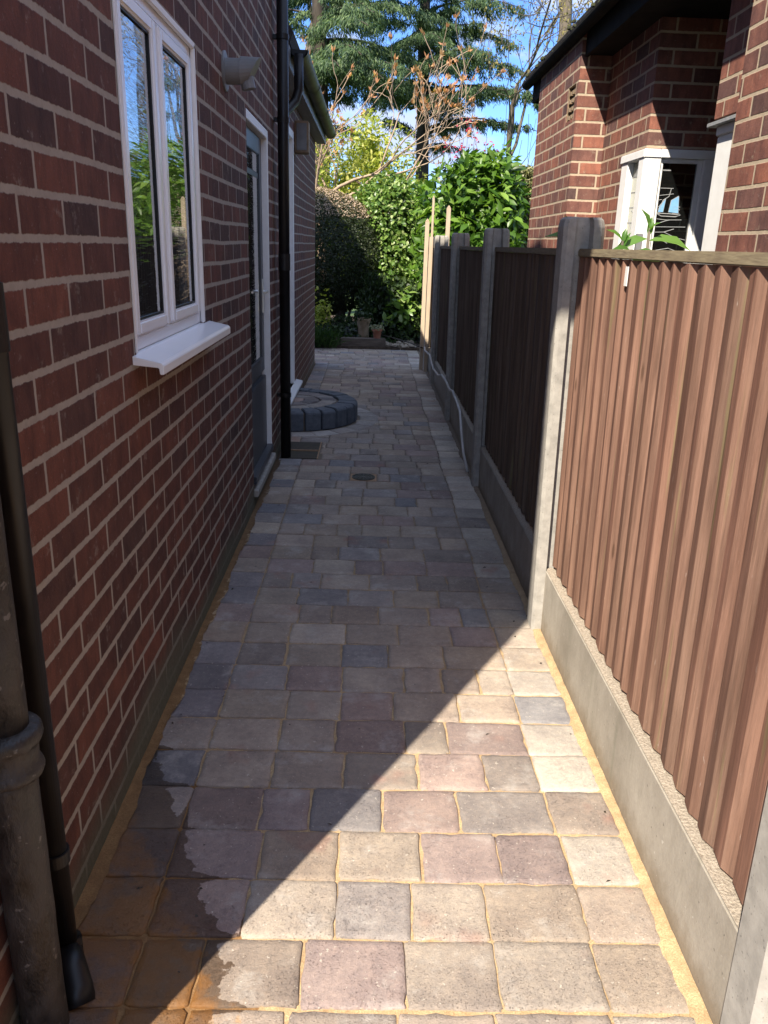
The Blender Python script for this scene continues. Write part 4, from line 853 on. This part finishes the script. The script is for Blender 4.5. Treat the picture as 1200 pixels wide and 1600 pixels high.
# red rhododendron
t = plant('flowering_bush', 'bush with crimson flowers showing above the laurel', 'bush', (1.7, 15, 0))
mb = MB(); tips = []
for k in range(5): branchy(rng, mb, (1.75, 15, .2), (rng.uniform(-.35, .35), rng.uniform(-.3, .3), 1), 1.7, .03, 2, .4, .3, 3, tips)
mb.build('stems', 'bark', t, smooth=True)
for q, _ in tips:
    if q.z > 2.6: pass
bush('foliage', t, 'dark_leaf', rng, (1.7, 15, 1.9), (.8, .6, 1.0), 1600, .1, .04, False, shell=.8)
P = []
for q in ((1.28, 3.02), (1.50, 2.98), (1.62, 3.3), (1.78, 3.12), (1.95, 3.05), (1.40, 2.85), (1.72, 2.86), (2.1, 2.95), (1.55, 3.42)):
    P.append(np.array([q[0], 15, q[1]]) + rng.normal(size=(15, 3)) * .05)
P = np.concatenate(P); leaves('flowers', P, rng.normal(size=P.shape), rng.normal(size=P.shape), np.full(len(P), .05), np.full(len(P), .035), "red_flower", t); childfix(t)

# bare shrub with orange buds
rng = np.random.default_rng(12)
t = plant('budding_tree', 'small bare tree with pale branches and orange buds above the shrubs', 'tree', (-.85, 13.4, 0))
mb = MB(); tips = []
for (dx, dz, ln, rr_) in ((-.05, 1, 1.25, .045), (.10, 1, 1.3, .04), (-.25, 1, 1.2, .035)):
    p0 = Vector((-.82 + dx * .6, 13.4, 1.0)); mb.tube([(-.82 + dx * .3, 13.4, 0), p0], [rr_ * 1.15, rr_], 7)
    branchy(rng, mb, p0, (dx + .1, -.05, dz), ln, rr_, 3, .7, .20, 3, tips, wob=.15, shrink=.72, minr=.006)
for (a, b, c_) in (((-.7, 13.4, 1.75), (1.0, .0, .20), 1.3), ((-.7, 13.4, 1.9), (.9, -.1, .50), 1.35), ((-.75, 13.4, 2.05), (.8, .1, .7), 1.3)):
    branchy(rng, mb, a, b, c_, .030, 3, .62, .16, 3, tips, wob=.16, shrink=.72, minr=.006)
mb.build('branches', 'pale_bark', t, smooth=True)
P = []; D = []
for q, d in tips:
    if q.x < -1.6: continue
    k = 7; P.append(np.array(q) + rng.normal(size=(k, 3)) * .012); D.append(np.array(d) + rng.normal(size=(k, 3)) * .55 + np.array([0, 0, .4]))
P = np.concatenate(P); D = np.concatenate(D); leaves('buds', P, D, rng.normal(size=P.shape), rng.uniform(.05, .10, len(P)), rng.uniform(.022, .038, len(P)), 'bud', t); childfix(t)

# cedars ---------------------------------------------------------------
def at(px, py, Y):
    d = Vector((px - 600, py - 800, 1245.0)); w_ = Vector((Xa.dot(d), Ya.dot(d), Za.dot(d))); k = Y / w_.y
    return Vector((0, 0, CAM_H)) + w_ * k
def frond(rng, P, D, N, Ls, Ws, mb, a, b, width, dens=1.0):
    a, b = Vector(a), Vector(b); L_ = (b - a).length; n = 10; pts = []
    for i in range(n + 1):
        t_ = i / n; q = a.lerp(b, t_) + Vector((0, 0, .16 * L_ * math.sin(t_ * math.pi * .9) * .7)); pts.append(q)
    mb.tube(pts, [max(.008, .014 * L_ * (1 - i / (n + 1))) for i in range(n + 1)], 5, caps=False)
    ax = (b - a).normalized(); sd_ = ax.cross(Vector((0, 0, 1))).normalized()
    m_ = int(L_ * 17 * dens)
    for k in range(m_):
        t_ = rng.uniform(.12, 1.0); q = pts[min(n, int(t_ * n))]; s_ = rng.choice([-1, 1]); wl = width * (1.0 - .65 * t_ ** 2) * rng.uniform(.5, 1.1)
        dr = (sd_ * s_ + ax * rng.uniform(.2, .9) + Vector((0, 0, rng.uniform(-.25, .05)))).normalized()
        steps = max(4, int(wl * 17)); cur = Vector(q)
        for i in range(steps):
            f_ = i / steps; cur = cur + (dr + Vector((0, 0, -.55 * f_))).normalized() * wl / steps
            for _ in range(9):
                o_ = cur + Vector(rng.normal(size=3) * .035)
                P.append(o_); D.append(dr * .6 + Vector((rng.normal() * .45, rng.normal() * .45, -.75 + rng.normal() * .3))); N.append(Vector((rng.normal() * .5, rng.normal() * .5 - .3, 1)))
                Ls.append(rng.uniform(.06, .13)); Ws.append(rng.uniform(.013, .024))
def cedar(lab, Y, trunk_px, limbs, seed, group='cedar trees beyond the garden', rand=34, r0=.15, ztop=12.5, zlow=4.5):
    rng = np.random.default_rng(seed); base = at(trunk_px[0], trunk_px[1], Y); bx = base.x
    t = thing('cedar_tree', lab, 'tree', (bx, Y, 0), group)
    mb = MB(); mb.tube([(bx, Y, -.05), (bx + .05, Y, 3), (bx - .05, Y, 6), (bx, Y, 9), (bx + .03, Y, ztop)], [r0 * 1.3, r0, r0 * .8, r0 * .5, .03], 12); mb.build('trunk', 'dark_bark', t, smooth=True)
    P, D, N, Ls, Ws = [], [], [], [], []; bm_ = MB()
    for (x0, y0, x1, y1, dep, wd) in limbs:
        a = at(x0, y0, Y); b = at(x1, y1, Y + dep); frond(rng, P, D, N, Ls, Ws, bm_, a, b, wd)
    for k in range(rand):
        z = zlow + (ztop - zlow) * (int(k / 2.2) * 2.2 + 1.0) / rand + rng.uniform(-.08, .08); ang = rng.uniform(0, 2 * math.pi); L_ = (ztop - z) * .25 + 1.1; L_ *= rng.uniform(.7, 1.1)
        if math.sin(ang) < 0 and rng.random() < .4: ang = -ang
        frond(rng, P, D, N, Ls, Ws, bm_, (bx, Y, z), (bx + math.cos(ang) * L_, Y + math.sin(ang) * L_, z - .1 * L_), .8)
    bm_.build('limbs', 'dark_bark', t, smooth=True)
    leaves('foliage', np.array([tuple(q) for q in P]), np.array([tuple(q) for q in D]), np.array([tuple(q) for q in N]), np.array(Ls), np.array(Ws), 'cedar_leaf', t); childfix(t)
cedar('tall cedar with layered drooping dark green branches in the middle of the view', 20, (655, 300),
      [(640, 170, 838, 158, -.8, .75), (650, 185, 790, 148, -1.6, .7), (650, 215, 838, 212, -.5, .5), (655, 205, 800, 205, 1.0, .6), (650, 130, 590, 150, -1.5, .8), (645, 120, 745, 80, -.6, .8), (640, 70, 760, 45, -.5, .7), (640, 60, 720, 15, .4, .7),
       (640, 90, 560, 95, -1.0, .8), (640, 40, 575, 45, -.9, .7), (645, 150, 575, 175, -.2, .6), (650, 160, 700, 175, -2.0, .8), (640, 20, 700, -10, -1.0, .8), (640, 10, 580, 10, -.5, .8), (650, 110, 700, 120, -2.2, .7), (655, 230, 720, 240, .8, .5), (655, 215, 600, 190, .8, .5), (648, 80, 690, 70, -2.2, .8)], 41)
cedar('darker cedar nearer the extension roof with light green branch tips', 17, (500, 200),
      [(500, 30, 585, 25, -1.2, .7), (500, 60, 575, 48, -2.0, .65), (500, 10, 570, -10, -.8, .7), (500, 105, 600, 130, -1.5, .7), (500, 100, 565, 95, -2.3, .6), (495, 120, 470, 110, .5, .6), (500, 150, 590, 165, .5, .6), (500, 60, 460, 40, .3, .6), (500, 200, 555, 212, .8, .4), (500, 130, 530, 112, -2.2, .6)], 42, rand=30, r0=.15, ztop=11, zlow=4.2)

def bare_tree(lab, loc, h, r, depth, seed, leafn, mat_leaf='spring_leaf', leafL=.07, spread=.95, up=.12, lean_=(0, 0), bark='bark', kids=3, z0=1.5, group='bare trees coming into leaf'):
    rng = np.random.default_rng(seed); t = thing('bare_tree', lab, 'tree', loc, group); mb = MB(); tips = []
    x, y, _ = loc; p0 = Vector((x + lean_[0] * .3, y, z0)); mb.tube([(x, y, -.05), p0], [r * 1.2, r], 8, caps=False)
    branchy(rng, mb, p0, (lean_[0], lean_[1], 1), h * .30, r, depth, spread, up, kids, tips, 7, .14, .72, .007)
    mb.build('branches', bark, t, smooth=True); P = []
    for q, d in tips:
        P.append(np.array(q) + rng.normal(size=(leafn, 3)) * .14)
    P = np.concatenate(P); leaves('young_leaves', P, rng.normal(size=P.shape), rng.normal(size=P.shape), rng.uniform(.6, 1.2, len(P)) * leafL, rng.uniform(.6, 1.1, len(P)) * leafL * .6, mat_leaf, t); childfix(t)
bare_tree('bare tree with a thick trunk rising behind the right house roof', (4.75, 23, 0), 13, .20, 5, 51, 9, lean_=(-.03, 0), z0=5.0, leafL=.09)
bare_tree('slender bare tree with sparse yellow leaves between the cedar and the right house', (3.0, 19, 0), 8.5, .07, 5, 52, 9, lean_=(.05, 0), z0=2.2, leafL=.07)
bare_tree('thin bare tree with yellowish leaves right behind the golden hedge', (4.3, 19, 0), 8.0, .07, 5, 55, 10, lean_=(-.18, 0), z0=2.0, leafL=.075)
bare_tree('tall grey bare tree behind the left cedar', (-2.2, 28, 0), 14, .18, 5, 53, 4, lean_=(0, 0), z0=3.5, leafL=.08)
# dark trees and hedges beyond the garden
rng = np.random.default_rng(61)
for (x, y, h, w_, lab) in ((-7, 24, 3.2, 3.0, 'broad dark bush beyond the garden on the far left'), (-2.2, 25, 2.6, 2.4, 'dark bush beyond the garden behind the clipped shrub'), (2.2, 25, 2.4, 2.6, 'dark bush beyond the garden behind the laurel'), (6.6, 24, 3.2, 2.8, 'dark bush beyond the garden on the right of the view'), (11.5, 24, 3.4, 3.0, 'broad dark bush beyond the garden on the far right')):
    t = thing('background_bush', lab, 'bush', (x, y, 0), 'bushes beyond the garden')
    mb = MB(); [mb.tube([(x + dx, y, 0), (x + dx * 4, y, h * .6)], [.05, .02], 6) for dx in (-.15, 0, .15)]; mb.build('stems', 'dark_bark', t)
    bush('foliage', t, 'dark_leaf', rng, (x, y, h * .5), (w_, 1.2, h * .55), 5000, .2, .11, False, lumps=20, lump=.3, shell=.6); childfix(t)
# neighbour's shrub leaves behind the fence
def big_leaf_shrub(lab, stems, seed, loc):
    rng = np.random.default_rng(seed); t = thing('leafy_shrub', lab, 'shrub', loc, 'young shrubs behind the fence'); mb = MB(); P, D, N, Ls, Ws = [], [], [], [], []
    for (x, y, z, lv) in stems:
        mb.tube([(x + .03, y, 0), (x + .02, y, .8), (x, y, z)], [.009, .007, .0045], 7)
        for (dx, dy, dz, L_) in lv:
            P.append((x, y, z - rng.uniform(0, .05))); D.append((dx, dy, dz)); N.append((-.5 * dx, -.5, 1.0)); Ls.append(L_); Ws.append(L_ * .36)
    mb.build('stems', 'bark', t, smooth=True); leaves('foliage', np.array(P), np.array(D, float), np.array(N), np.array(Ls), np.array(Ws), 'shrub_leaf', t, True, .35, .25); childfix(t)
big_leaf_shrub('young shrub with long bright leaves behind the fence below the boat window', [(.860, 2.62, 1.445, [(-.25, -.1, .9, .075), (.05, -.1, .9, .06), (.95, -.2, .02, .135), (-.95, -.2, -.22, .12), (.2, -.5, .5, .05)]), (.775, 2.6, 1.405, [(-.65, -.2, .6, .065), (.25, -.1, .9, .055), (.1, -.1, .9, .05)]), (.80, 2.58, 1.375, [(.9, -.3, .05, .11), (-.8, -.4, .25, .07), (.5, -.8, .3, .09), (.9, -.1, .45, .08)])], 71, (.82, 2.6, 0))
big_leaf_shrub('young shrub with two long arching leaves behind the concrete post', [(.835, 3.45, 1.40, [(-.95, -.2, -.12, .15), (-.85, -.1, .35, .13), (-.25, -.1, .95, .13), (.3, .1, .9, .10)])], 72, (.835, 3.45, 0))
